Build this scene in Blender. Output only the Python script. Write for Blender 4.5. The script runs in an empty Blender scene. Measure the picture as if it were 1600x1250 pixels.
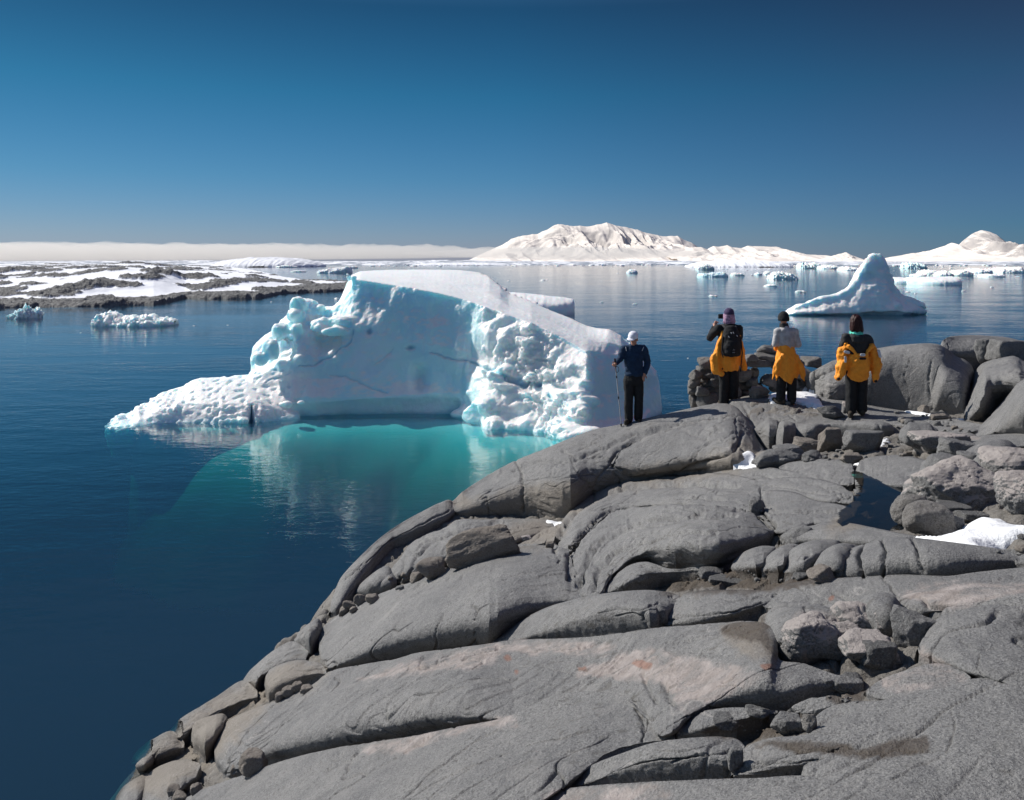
import bpy, bmesh, math, random
import numpy as np
from mathutils import Vector, Matrix

sc = bpy.context.scene
col = sc.collection
R = math.radians

# ------------------------------------------------------------------ camera
F = 1250.0          # focal length in pixels of a 1600 wide frame
HZ = 407.0          # row of the horizon in that frame
H = 6.0             # eye height above the sea
cam_d = bpy.data.cameras.new('camera')
cam = bpy.data.objects.new('camera', cam_d)
col.objects.link(cam)
cam_d.sensor_width = 36.0
cam_d.lens = 36.0 * F / 1600.0
cam_d.shift_y = -(625.0 - HZ) / 1600.0
cam_d.clip_start = 0.05
cam_d.clip_end = 200000.0
cam.location = (0, 0, H)
cam.rotation_euler = (R(90), 0, 0)
sc.camera = cam

# ------------------------------------------------------------------ light
SUN_EL = 39.0
SUN_AZ = 27.0        # degrees beyond straight left
sd = Vector((-math.cos(R(SUN_AZ)) * math.cos(R(SUN_EL)), math.sin(R(SUN_AZ)) * math.cos(R(SUN_EL)), math.sin(R(SUN_EL))))
w = bpy.data.worlds.new('World'); sc.world = w; w.use_nodes = True
nt = w.node_tree; nt.nodes.clear()
sky = nt.nodes.new('ShaderNodeTexSky'); sky.sky_type = 'NISHITA'; sky.sun_disc = False
sky.sun_elevation = R(SUN_EL)
sky.sun_rotation = math.atan2(sd.x, sd.y)
sky.altitude = 0; sky.air_density = 1.0; sky.dust_density = 0.0; sky.ozone_density = 1.5
bg = nt.nodes.new('ShaderNodeBackground'); bg.inputs['Strength'].default_value = 0.10
out = nt.nodes.new('ShaderNodeOutputWorld')
tint = nt.nodes.new('ShaderNodeMix'); tint.data_type = 'RGBA'; tint.blend_type = 'MULTIPLY'
tint.inputs[0].default_value = 1.0
tc = nt.nodes.new('ShaderNodeTexCoord'); sep = nt.nodes.new('ShaderNodeSeparateXYZ')
ramp = nt.nodes.new('ShaderNodeValToRGB')
nt.links.new(tc.outputs['Generated'], sep.inputs[0]); nt.links.new(sep.outputs['Z'], ramp.inputs[0])
SKYX = [(0.0, (1.0, 0.95, 0.86, 1)), (0.25, (1.0, 0.97, 0.93, 1)), (0.5, (1, 1, 1, 1)), (0.66, (0.72, 0.85, 0.90, 1)), (0.78, (0.45, 0.70, 0.80, 1)), (1.0, (0.45, 0.65, 0.75, 1))]
SKYXH = [(0.0, (1.0, 0.95, 0.86, 1)), (0.25, (1.0, 0.97, 0.93, 1)), (0.5, (1, 1, 1, 1)), (0.66, (1.25, 0.82, 0.84, 1)), (0.78, (1.8, 0.62, 0.60, 1)), (1.0, (1.9, 0.55, 0.52, 1))]
SKYRAMP = [(0.0, (0.25, 0.31, 0.60, 1)), (0.03, (0.235, 0.325, 0.56, 1)), (0.10, (0.145, 0.32, 0.50, 1)), (0.20, (0.075, 0.29, 0.41, 1)), (0.30, (0.055, 0.19, 0.275, 1)), (0.55, (0.6, 0.75, 0.85, 1)), (1.0, (1, 1, 1, 1))]
cr = ramp.color_ramp
cr.elements[0].position, cr.elements[0].color = SKYRAMP[0]
cr.elements[1].position, cr.elements[1].color = SKYRAMP[-1]
for p_, c_ in SKYRAMP[1:-1]:
    e = cr.elements.new(p_); e.color = c_
nt.links.new(sky.outputs[0], tint.inputs[6]); nt.links.new(ramp.outputs[0], tint.inputs[7])
mx = nt.nodes.new('ShaderNodeMath'); mx.operation = 'MULTIPLY_ADD'; mx.inputs[1].default_value = 0.5; mx.inputs[2].default_value = 0.5
nt.links.new(sep.outputs['X'], mx.inputs[0])
def _ramp(st):
    r = nt.nodes.new('ShaderNodeValToRGB'); nt.links.new(mx.outputs[0], r.inputs[0])
    r.color_ramp.elements[0].position, r.color_ramp.elements[0].color = st[0]
    r.color_ramp.elements[1].position, r.color_ramp.elements[1].color = st[-1]
    for p_, c_ in st[1:-1]:
        e = r.color_ramp.elements.new(p_); e.color = c_
    return r
ra_, rb_ = _ramp(SKYX), _ramp(SKYXH)
mr = nt.nodes.new('ShaderNodeMapRange'); mr.inputs['From Min'].default_value = 0.04; mr.inputs['From Max'].default_value = 0.30
nt.links.new(sep.outputs['Z'], mr.inputs['Value'])
r2 = nt.nodes.new('ShaderNodeMix'); r2.data_type = 'RGBA'; nt.links.new(mr.outputs[0], r2.inputs[0]); nt.links.new(ra_.outputs[0], r2.inputs[6]); nt.links.new(rb_.outputs[0], r2.inputs[7])
t2 = nt.nodes.new('ShaderNodeMix'); t2.data_type = 'RGBA'; t2.blend_type = 'MULTIPLY'; t2.inputs[0].default_value = 1.0
nt.links.new([o for o in tint.outputs if o.type=='RGBA'][0], t2.inputs[6]); nt.links.new([o for o in r2.outputs if o.type=='RGBA'][0], t2.inputs[7])
nt.links.new([o for o in t2.outputs if o.type=='RGBA'][0], bg.inputs['Color'])
nt.links.new(bg.outputs[0], out.inputs['Surface'])

sl = bpy.data.lights.new('sun', 'SUN'); sl.energy = 4.8; sl.angle = R(0.5); sl.color = (1.0, 0.95, 0.88)
so = bpy.data.objects.new('sun', sl); col.objects.link(so)
so.rotation_euler = sd.to_track_quat('Z', 'Y').to_euler(); so.location = (-20, 10, 30)
sc.view_settings.view_transform = 'Standard'; sc.view_settings.look = 'None'
sc.view_settings.exposure = 0.25; sc.view_settings.gamma = 1.0; sc.view_settings.use_curve_mapping = False
sc.cycles.volume_bounces = 3
sc.cycles.max_bounces = 8
sc.cycles.transparent_max_bounces = 12

# ------------------------------------------------------------------ helpers
def P(px, py, Y):
    """the world point seen at pixel (px, py) at forward distance Y"""
    return np.array([(px - 800.0) / F * Y, Y, H - (py - HZ) / F * Y])
def PD(px, py, d):
    """... lying d metres below the eye"""
    return P(px, py, F * d / (py - HZ))
def tag(o, label=None, cat=None, group=None, kind=None):
    if label: o['label'] = label
    if cat: o['category'] = cat
    if group: o['group'] = group
    if kind: o['kind'] = kind
    return o
def empty(name, loc, rz=0.0):
    o = bpy.data.objects.new(name, None); col.objects.link(o)
    o.location = loc; o.rotation_euler = (0, 0, rz); o.empty_display_size = 0.2
    return o
def link(name, me, mat=None, parent=None):
    o = bpy.data.objects.new(name, me); col.objects.link(o)
    if mat is not None: me.materials.append(mat)
    if parent is not None: o.parent = parent
    return o
def mesh_np(name, v, f, smooth=True):
    """v (n,3) floats, f (m,4) or (m,3) ints"""
    me = bpy.data.meshes.new(name)
    v = np.ascontiguousarray(v, dtype=np.float32); f = np.ascontiguousarray(f, dtype=np.int32)
    k = f.shape[1]
    me.vertices.add(len(v)); me.vertices.foreach_set('co', v.ravel())
    me.loops.add(f.size); me.loops.foreach_set('vertex_index', f.ravel())
    me.polygons.add(len(f)); me.polygons.foreach_set('loop_start', np.arange(0, f.size, k, dtype=np.int32))
    me.update(calc_edges=True)
    me.polygons.foreach_set('use_smooth', np.full(len(f), smooth, dtype=bool))
    return me
def attr(me, name, vals):
    a = me.attributes.new(name, 'FLOAT', 'POINT')
    a.data.foreach_set('value', np.ascontiguousarray(vals, dtype=np.float32).ravel())
def grid_faces(nu, nv):
    i = np.arange(nu * nv).reshape(nv, nu)
    return np.stack([i[:-1, :-1], i[:-1, 1:], i[1:, 1:], i[1:, :-1]], -1).reshape(-1, 4)
_G2 = np.array([(math.cos(a), math.sin(a)) for a in np.linspace(0, 2 * math.pi, 16, endpoint=False)], dtype=np.float32)
_rs = np.random.RandomState(5); _g = _rs.normal(size=(64, 3)); _G3 = (_g / np.linalg.norm(_g, axis=1)[:, None]).astype(np.float32)
def _h(a, b, c=0):
    h = (a.astype(np.uint32) * np.uint32(374761393) + b.astype(np.uint32) * np.uint32(668265263) + np.asarray(c).astype(np.uint32) * np.uint32(2246822519))
    h = (h ^ (h >> np.uint32(13))) * np.uint32(1274126177)
    return h ^ (h >> np.uint32(16))
def n2(x, y, seed=0):
    x = np.asarray(x, dtype=np.float32); y = np.asarray(y, dtype=np.float32)
    xi = np.floor(x).astype(np.int32); yi = np.floor(y).astype(np.int32)
    xf = x - xi; yf = y - yi
    u = xf * xf * xf * (xf * (xf * 6 - 15) + 10); v = yf * yf * yf * (yf * (yf * 6 - 15) + 10)
    r = []
    for dy in (0, 1):
        for dx in (0, 1):
            g = _G2[_h(xi + dx, yi + dy, seed) & np.uint32(15)]
            r.append(g[..., 0] * (xf - dx) + g[..., 1] * (yf - dy))
    a = r[0] + u * (r[1] - r[0]); b = r[2] + u * (r[3] - r[2])
    return (a + v * (b - a)) * 1.5
def n3(x, y, z, seed=0):
    x = np.asarray(x, dtype=np.float32); y = np.asarray(y, dtype=np.float32); z = np.asarray(z, dtype=np.float32)
    xi = np.floor(x).astype(np.int32); yi = np.floor(y).astype(np.int32); zi = np.floor(z).astype(np.int32)
    f = [x - xi, y - yi, z - zi]; s = [a * a * a * (a * (a * 6 - 15) + 10) for a in f]
    acc = 0
    for dz in (0, 1):
        for dy in (0, 1):
            for dx in (0, 1):
                g = _G3[_h(xi + dx, yi + dy, zi + dz + seed * 131) & np.uint32(63)]
                d = g[..., 0] * (f[0] - dx) + g[..., 1] * (f[1] - dy) + g[..., 2] * (f[2] - dz)
                acc = acc + d * (s[0] if dx else 1 - s[0]) * (s[1] if dy else 1 - s[1]) * (s[2] if dz else 1 - s[2])
    return acc * 1.6
def fbm2(x, y, o=4, seed=0, g=0.5, l=2.03):
    r = 0; a = 1.0
    for i in range(o):
        r = r + a * n2(x * l ** i, y * l ** i, seed + i * 7); a *= g
    return r
def fbm3(x, y, z, o=4, seed=0, g=0.5, l=2.03):
    r = 0; a = 1.0
    for i in range(o):
        r = r + a * n3(x * l ** i, y * l ** i, z * l ** i, seed + i * 7); a *= g
    return r
def worley2(x, y, seed=0):
    """distance to nearest, second nearest and a random number of the nearest cell"""
    xi = np.floor(x).astype(np.int32); yi = np.floor(y).astype(np.int32)
    f1 = np.full(x.shape, 9.0, dtype=np.float32); f2 = f1.copy(); idn = np.zeros(x.shape, dtype=np.float32)
    for dy in (-1, 0, 1):
        for dx in (-1, 0, 1):
            h = _h(xi + dx, yi + dy, seed)
            ox = (h & np.uint32(1023)).astype(np.float32) / 1023; oy = ((h >> np.uint32(10)) & np.uint32(1023)).astype(np.float32) / 1023
            rv = ((h >> np.uint32(20)) & np.uint32(1023)).astype(np.float32) / 1023
            d = np.hypot(xi + dx + ox - x, yi + dy + oy - y)
            near = d < f1
            f2 = np.where(near, f1, np.minimum(f2, d)); idn = np.where(near, rv, idn); f1 = np.where(near, d, f1)
    return f1, f2, idn
def sstep(a, b, x):
    t = np.clip((x - a) / (b - a), 0, 1); return t * t * (3 - 2 * t)
def smooth_poly(pts, n=4, closed=True):
    """Catmull-Rom through the points"""
    pts = np.asarray(pts, dtype=float); m = len(pts); o = []
    for i in range(m if closed else m - 1):
        if closed: a, b, c, d = pts[(i - 1) % m], pts[i], pts[(i + 1) % m], pts[(i + 2) % m]
        else: a, b, c, d = pts[max(i - 1, 0)], pts[i], pts[i + 1], pts[min(i + 2, m - 1)]
        for k in range(n):
            t = k / n
            o.append(0.5 * ((2 * b) + (-a + c) * t + (2 * a - 5 * b + 4 * c - d) * t * t + (-a + 3 * b - 3 * c + d) * t ** 3))
    if not closed: o.append(pts[-1])
    return np.array(o)
def poly_sd(x, y, poly):
    """signed distance to a closed polygon, positive inside"""
    d = np.full(x.shape, 1e9, dtype=np.float32); ins = np.zeros(x.shape, dtype=bool)
    m = len(poly)
    for i in range(m):
        ax, ay = poly[i]; bx, by = poly[(i + 1) % m]
        ex, ey = bx - ax, by - ay; L = ex * ex + ey * ey + 1e-12
        t = np.clip(((x - ax) * ex + (y - ay) * ey) / L, 0, 1)
        d = np.minimum(d, (x - ax - t * ex) ** 2 + (y - ay - t * ey) ** 2)
        if ay != by:
            c = ((ay > y) != (by > y)) & (x < ex * (y - ay) / (by - ay) + ax)
            ins ^= c
    d = np.sqrt(d)
    return np.where(ins, d, -d)
def line_d(x, y, line):
    d = np.full(x.shape, 1e9, dtype=np.float32)
    for i in range(len(line) - 1):
        ax, ay = line[i][:2]; bx, by = line[i + 1][:2]
        ex, ey = bx - ax, by - ay; L = ex * ex + ey * ey + 1e-12
        t = np.clip(((x - ax) * ex + (y - ay) * ey) / L, 0, 1)
        d = np.minimum(d, (x - ax - t * ex) ** 2 + (y - ay - t * ey) ** 2)
    return np.sqrt(d)

# materials ---------------------------------------------------------
class NT:
    """small helper to write node materials"""
    def __init__(s, name):
        s.m = bpy.data.materials.new(name); s.m.use_nodes = True; s.t = s.m.node_tree; s.t.nodes.clear()
        s.out = s.n('OutputMaterial')
    def n(s, kind, **kw):
        nd = s.t.nodes.new('ShaderNode' + kind)
        for k, v in kw.items():
            setattr(nd, k, v)
        return nd
    def l(s, a, b): s.t.links.new(a, b)
    def tex(s, scale, detail=4, rough=0.5, vec=None, kind='TexNoise', dist=0.0):
        nd = s.n(kind); nd.inputs['Scale'].default_value = scale
        if kind == 'TexNoise':
            nd.inputs['Detail'].default_value = detail; nd.inputs['Roughness'].default_value = rough; nd.inputs['Distortion'].default_value = dist
        if vec is None:
            if not hasattr(s, 'tc'): s.tc = s.n('TexCoord')
            vec = s.tc.outputs['Object']
        s.l(vec, nd.inputs['Vector'])
        return nd
    def ramp(s, src, stops):
        nd = s.n('ValToRGB'); e = nd.color_ramp.elements
        e[0].position, e[0].color = stops[0][0], _c(stops[0][1]); e[1].position, e[1].color = stops[-1][0], _c(stops[-1][1])
        for p, c in stops[1:-1]:
            k = e.new(p); k.color = _c(c)
        s.l(src, nd.inputs[0]); return nd.outputs[0]
    def mix(s, f, a, b, mode='MIX'):
        nd = s.n('Mix'); nd.data_type = 'RGBA'; nd.blend_type = mode
        for v, k in ((f, 'Factor'), (a, 'A'), (b, 'B')):
            inp = nd.inputs[k]
            if k != 'Factor': inp = [i for i in nd.inputs if i.name == k and i.type == 'RGBA'][0]
            else: inp = nd.inputs[0]
            if hasattr(v, 'links'): s.l(v, inp)
            else: inp.default_value = v if k == 'Factor' else _c(v)
        return [o for o in nd.outputs if o.type == 'RGBA'][0]
    def attr(s, name):
        nd = s.n('Attribute'); nd.attribute_name = name; return nd.outputs['Fac']
    def math(s, op, a, b=0.0, clamp=False):
        nd = s.n('Math'); nd.operation = op; nd.use_clamp = clamp
        for v, i in ((a, 0), (b, 1)):
            if hasattr(v, 'links'): s.l(v, nd.inputs[i])
            else: nd.inputs[i].default_value = v
        return nd.outputs[0]
    def bump(s, h, strength, dist, normal=None):
        nd = s.n('Bump'); nd.inputs['Strength'].default_value = strength; nd.inputs['Distance'].default_value = dist
        s.l(h, nd.inputs['Height'])
        if normal is not None: s.l(normal, nd.inputs['Normal'])
        return nd.outputs[0]
    def princ(s, color, rough=0.6, normal=None, spec=0.5, metal=0.0, **kw):
        nd = s.n('BsdfPrincipled')
        for v, k in ((color, 'Base Color'), (rough, 'Roughness'), (spec, 'Specular IOR Level'), (metal, 'Metallic')):
            if hasattr(v, 'links'): s.l(v, nd.inputs[k])
            else: nd.inputs[k].default_value = _c(v) if k == 'Base Color' else v
        if normal is not None: s.l(normal, nd.inputs['Normal'])
        for k, v in kw.items(): nd.inputs[k.replace('_', ' ')].default_value = v
        s.l(nd.outputs[0], s.out.inputs['Surface'])
        return nd
def _c(c):
    return (c[0], c[1], c[2], 1.0) if hasattr(c, '__len__') else (c, c, c, 1.0)
# ------------------------------------------------------------------ rock shore: control points (pixel x, pixel y, metres below the eye)
RIDGE = [(180,1262,5.95),(205,1190,5.93),(270,1135,5.8),(380,1060,5.6),(410,1022,5.45),(500,955,5.2),(530,900,5.0),(600,832,4.65),(700,782,4.25),
         (800,725,3.9),(880,692,3.6),(960,667,3.25),(1060,645,2.9),(1130,636,2.68)]
CTRL = RIDGE + [(1600,700,2.15),(1400,700,2.5),(1200,700,2.85),(960,755,3.75),(820,802,4.3),(1180,722,3.2),(1228,634,2.53),(1338,651,2.62),(1420,655,2.62),(1500,680,2.4),
         (870,850,3.8),(1190,785,2.85),(1400,820,2.35),(1600,850,2.0),(890,905,3.5),(1100,900,2.8),(1300,900,2.3),(1600,900,1.95),
         (500,1047,4.7),(700,1012,4.0),(900,982,3.2),(1200,960,2.45),(1600,960,1.85),(340,1205,5.1),(500,1160,4.35),(800,1090,3.2),(1100,1060,2.45),(1350,1060,2.05),(1600,1060,1.8),
         (290,1250,5.2),(600,1250,3.5),(900,1250,2.5),(1200,1250,2.05),(1600,1250,1.75),(430,1000,5.3),(560,890,4.9),(330,1110,5.6),(260,1190,5.7)]
cp = np.array([PD(*c) for c in CTRL])
cp = np.vstack([cp, [(4.3,16.2,H-2.75),(6.5,16.4,H-2.8),(9,17.5,H-3.0),(12,17,H-2.6),(9,12.5,H-2.2),(16,15,H-2.4),(8,6,H-1.9),(8,2,H-1.6),(0,0,H-1.75),(3,0.5,H-1.65),(-3,1,H-3.6),(-4.6,4,H-5.6),(-4.5,0,H-5.6),(20,22,H-3.5),(20,4,H-1.6)]])
_X = cp[:, :2]; _n = len(_X)
def _phi(r): return np.where(r > 1e-9, r * r * np.log(r + 1e-12), 0)
_K = _phi(np.linalg.norm(_X[:, None] - _X[None], axis=2)) + np.eye(_n) * 0.35
_A = np.zeros((_n + 3, _n + 3)); _A[:_n, :_n] = _K; _A[:_n, _n] = 1; _A[:_n, _n + 1:] = _X; _A[_n, :_n] = 1; _A[_n + 1:, :_n] = _X.T
_W = np.linalg.solve(_A, np.concatenate([cp[:, 2], np.zeros(3)]))
LAND = np.array([(-4.9,-6),(-4.8,4),(-4.65,7)] + [tuple(PD(*c)[:2]) for c in RIDGE] + [(4.3,16.0),(6.2,17.2),(9,18.6),(13,19.6),(20,22),(40,24),(40,-6)])
LANDS = smooth_poly(LAND, 3)
def base_rbf(x, y):
    x = np.asarray(x, dtype=float); y = np.asarray(y, dtype=float); z = _W[_n] + _W[_n + 1] * x + _W[_n + 2] * y
    for i in range(_n):
        r2 = (x - _X[i, 0]) ** 2 + (y - _X[i, 1]) ** 2 + 1e-9
        z = z + _W[i] * 0.5 * r2 * np.log(r2)
    return z
def base(x, y):
    z = base_rbf(x, y)
    s = poly_sd(np.asarray(x, dtype=float), np.asarray(y, dtype=float), LANDS)
    o = np.maximum(0.12 - s, 0)
    return np.maximum(z - 0.55 * o - 0.5 * o * o, -3.0)
def onbase(px, py, off=0.0):
    """where the ray of a pixel meets the base surface raised by off"""
    Y = np.exp(np.linspace(math.log(1.3), math.log(26), 500)); x = (px - 800) / F * Y; zr = H - (py - HZ) / F * Y
    g = zr - (base(x, Y) + off); k = np.argmax(g < 0)
    if g[k] >= 0 or k == 0: k = int(np.argmin(np.abs(g))); t = Y[k]
    else: t = Y[k - 1] + (Y[k] - Y[k - 1]) * g[k - 1] / (g[k - 1] - g[k])
    return P(px, py, t)


# slabs: U = far edge and L = foot, both left to right in pixels; k = share of the front face; lf = lean of the front; hp = rise at the back
SL = []
def slab(U, L, k=0.35, **kw): SL.append((U, L, k, kw))
# --- big rocks behind the walkers
slab([(1470,548),(1476,529),(1507,524),(1566,526),(1605,534),(1700,545)], [(1475,552),(1497,557),(1521,562),(1545,572),(1600,580),(1700,600)], [.2,.5,.6,.6,.6], Yf=16.3, sink=1.6)
slab([(1248,607),(1253,593),(1284,572),(1311,560),(1366,545),(1411,538),(1463,537),(1490,553),(1522,572),(1513,640)], [(1250,610),(1256,613),(1291,624),(1322,628),(1359,634),(1428,640),(1497,645),(1511,645)], [.3,.35,.5,.7,.75,.75,.7,.6], lf=0.25)
slab([(1507,648),(1509,620),(1512,603),(1523,579),(1545,562),(1583,555),(1612,570),(1700,590)], [(1509,652),(1512,656),(1542,653),(1565,640),(1620,640),(1700,640)], [.3,.75,.8,.8,.7], lf=0.2)
slab([(1521,681),(1530,668),(1548,648),(1575,616),(1605,586),(1720,560)], [(1523,683),(1560,684),(1600,686),(1720,690)], [.3,.6,.75,.8], lf=0.45)
# --- ground the walkers stand on
slab([(1010,656),(1060,645),(1100,636),(1124,628),(1180,620),(1240,616),(1300,622),(1400,640),(1470,650),(1540,664)], [(1020,664),(1120,668),(1200,668),(1216,661),(1242,659),(1270,662),(1318,662),(1359,657),(1387,662),(1500,676),(1540,668)], [.05], sink=0.5, hb=0.04)
slab([(1242,661),(1270,662),(1318,662),(1359,657),(1387,661),(1397,668)], [(1242,692),(1270,688),(1290,678),(1325,676),(1370,678),(1397,674)], [.9], lf=0.25, depth=0.5)
slab([(1176,676),(1180,668),(1198,656),(1214,656),(1218,662)], [(1178,680),(1190,694),(1203,704),(1214,700),(1219,690)], [.6], lf=0.3)
slab([(1214,664),(1222,658),(1240,660),(1246,666)], [(1210,700),(1220,702),(1238,696),(1246,690)], [.7], lf=0.3)
# --- the ridge
slab([(701,795),(704,786),(712,779),(725,766),(760,743),(802,721),(855,700),(925,672),(974,662),(1030,649),(1082,637),(1124,630),(1150,636),(1172,662),(1186,690),(1196,706)], [(702,797),(712,801),(735,803),(820,803),(888,804),(925,780),(968,762),(1030,750),(1100,740),(1149,735),(1185,718),(1196,708)], [.2,.45,.5,.5,.45,.45,.45,.4,.3,.2], lf=0.40)
slab([(956,724),(962,706),(977,694),(1000,682),(1030,672),(1080,658),(1120,652),(1150,660),(1180,684),(1194,704)], [(958,730),(967,738),(990,746),(1030,745),(1100,737),(1149,733),(1180,722),(1194,708)], [.25,.3,.35,.35,.3], lf=0.5, on=0.10)
# --- seaward bench at the left
slab([(516,955),(518,944),(522,928),(532,904),(551,881),(585,847),(624,818),(664,797),(700,781),(712,790)], [(518,958),(530,956),(556,925),(575,900),(601,866),(616,850),(648,838),(690,817),(703,808),(712,800)], [.4,.45,.5,.45,.4,.2], lf=0.5)
slab([(611,898),(612,888),(627,870),(637,854),(658,839),(698,823),(716,812),(756,812),(795,811),(847,812),(868,816)], [(613,903),(626,910),(664,898),(700,886),(760,872),(830,845),(868,822)], [.4,.4,.45,.4,.2], lf=0.5)
slab([(555,926),(564,912),(585,894),(603,884),(613,890)], [(556,928),(580,930),(600,924),(614,916)], [.5], lf=0.4)
slab([(584,922),(590,904),(606,892),(620,900)], [(586,926),(600,926),(612,922),(620,914)], [.5], lf=0.4)
slab([(740,862),(760,848),(800,836),(860,824),(880,816),(884,830)], [(742,868),(770,872),(820,858),(870,848),(884,838)], [.15], lf=0.8)
# --- arches, middle
slab([(848,853),(855,840),(876,816),(897,791),(925,770),(960,753),(1030,742),(1100,739),(1150,742),(1184,752),(1200,772),(1206,800)], [(850,856),(870,862),(890,863),(904,850),(925,830),(950,810),(995,794),(1090,796),(1160,806),(1206,815)], [.1], lf=0.8, hb=0.9)
slab([(868,858),(876,838),(892,812),(915,790),(950,772),(1000,762),(1090,760),(1160,766),(1192,780),(1200,795)], [(870,862),(885,863),(900,850),(922,826),(950,806),(995,794),(1090,796),(1160,804),(1200,803)], [.25,.3,.35,.35,.3,.3], lf=0.5, on=0.12)
slab([(888,900),(888,885),(892,869),(902,850),(918,833),(932,814),(960,796),(995,787),(1044,784),(1100,786),(1150,790),(1180,800),(1202,815),(1211,828)], [(890,908),(898,930),(920,934),(941,929),(955,905),(984,884),(1012,878),(1044,886),(1075,888),(1117,888),(1159,870),(1198,845),(1211,833)], [.1,.12,.2,.35,.42,.42,.35], lf=0.35)
slab([(905,925),(908,900),(922,872),(945,850),(985,832),(1050,818),(1110,812),(1160,816),(1195,828),(1204,834)], [(908,931),(925,933),(941,929),(955,905),(984,884),(1012,878),(1060,887),(1117,888),(1165,868),(1204,840)], [.1,.2,.45,.5,.5,.45], lf=0.35, on=0.11)
slab([(943,928),(948,912),(962,898),(984,882),(1012,877),(1044,887),(1075,886),(1100,884),(1130,888)], [(945,931),(975,926),(1010,914),(1044,902),(1090,894),(1130,890)], [.5,.55,.5,.3], lf=0.35)
# --- plates right of the arch
slab([(1217,730),(1225,725),(1242,720),(1284,716),(1325,720),(1334,734)], [(1218,733),(1235,740),(1256,744),(1297,755),(1325,760),(1334,757)], [.12], lf=0.4)
slab([(1335,745),(1338,733),(1349,717),(1394,710),(1430,714),(1455,722)], [(1336,758),(1360,760),(1394,760),(1435,758),(1455,740)], [.15], lf=0.4)
slab([(1176,720),(1180,708),(1200,703),(1230,704),(1250,712)], [(1178,726),(1195,730),(1225,728),(1250,720)], [.5], lf=0.4)
slab([(1100,742),(1140,734),(1200,730),(1250,738),(1310,752)], [(1102,748),(1150,750),(1200,750),(1260,756),(1310,758)], [.15], hb=0.5)
slab([(1166,760),(1175,752),(1190,747),(1256,746),(1304,754),(1333,770)], [(1168,764),(1187,772),(1215,770),(1256,778),(1290,786),(1333,788)], [.2], lf=0.4)
slab([(1189,790),(1190,775),(1200,766),(1242,768),(1272,782),(1310,788),(1341,797)], [(1190,802),(1198,818),(1212,832),(1242,828),(1272,818),(1308,820),(1335,808),(1341,800)], [.12], lf=0.4)
slab([(1168,790),(1172,780),(1186,776),(1196,790)], [(1170,800),(1180,808),(1190,808),(1197,800)], [.4], lf=0.4)
slab([(1218,842),(1240,828),(1270,822),(1300,816),(1359,824),(1428,838),(1460,846)], [(1220,846),(1273,846),(1325,848),(1400,850),(1460,850)], [.2], lf=0.5)
# --- row of blocks
slab([(1142,888),(1148,874),(1165,860),(1190,853),(1212,854)], [(1144,892),(1165,896),(1190,896),(1205,880),(1212,862)], [.45], lf=0.4)
slab([(1188,892),(1196,872),(1215,856),(1236,850),(1250,852)], [(1190,896),(1205,898),(1226,898),(1240,880),(1250,862)], [.5], lf=0.4)
slab([(1223,892),(1228,868),(1245,852),(1275,844),(1312,845)], [(1225,898),(1240,900),(1262,898),(1290,880),(1312,856)], [.45,.5,.5,.3], lf=0.4)
slab([(1272,895),(1276,874),(1290,858),(1315,848),(1340,852)], [(1274,900),(1295,903),(1318,903),(1330,880),(1340,862)], [.5], lf=0.4)
slab([(1314,885),(1316,866),(1337,854),(1390,842),(1425,842),(1495,849),(1565,858),(1592,868),(1610,874)], [(1316,898),(1325,904),(1360,904),(1425,902),(1467,904),(1547,891),(1590,883),(1610,880)], [.4,.45,.5,.5,.5,.45], lf=0.3)
slab([(1585,880),(1592,868),(1620,864),(1700,868)], [(1587,884),(1620,888),(1700,890)], [.5])
# --- big whaleback left of centre
slab([(498,1010),(498,996),(501,983),(519,967),(553,944),(606,923),(664,902),(716,878),(756,865),(795,856),(847,852),(889,861),(898,890),(925,925)], [(500,1022),(506,1048),(530,1046),(585,1034),(664,1021),(742,1009),(769,1005),(800,985),(840,962),(874,948),(925,934)], [.15,.3,.4,.42,.42,.38,.25,.1], lf=0.35)
# --- second row
slab([(767,1002),(775,994),(787,984),(826,963),(857,949),(885,940),(930,928),(1000,922),(1040,924),(1062,930)], [(769,1006),(790,1006),(850,1003),(910,998),(1000,992),(1030,986),(1062,950)], [.15,.4,.55,.6,.6,.5], lf=0.35)
slab([(1030,976),(1040,958),(1055,940),(1075,925),(1120,921),(1180,922),(1206,925),(1222,930)], [(1032,980),(1070,978),(1110,974),(1160,962),(1190,950),(1222,936)], [.25,.3,.35,.3], lf=0.4)
slab([(1190,945),(1204,923),(1232,913),(1285,906),(1355,902),(1411,899),(1477,901),(1530,894),(1600,885),(1720,876)], [(1195,950),(1250,952),(1340,956),(1400,958),(1480,950),(1600,940),(1720,935)], [.1], lf=0.6, hb=0.5)
slab([(1335,955),(1345,942),(1365,928),(1390,930),(1402,950)], [(1337,962),(1360,980),(1385,990),(1403,975)], [.5], lf=0.3)
slab([(1199,985),(1196,965),(1206,950),(1232,940),(1280,944),(1312,962),(1328,985)], [(1201,998),(1214,1026),(1232,1037),(1250,1038),(1290,1022),(1318,1008),(1328,995)], [.45,.4,.35,.35], lf=0.35)
slab([(1404,945),(1410,934),(1442,921),(1488,912),(1600,908),(1720,908)], [(1405,950),(1425,962),(1474,964),(1540,962),(1600,962),(1720,962)], [.35,.35,.25,.2], lf=0.35)
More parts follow.
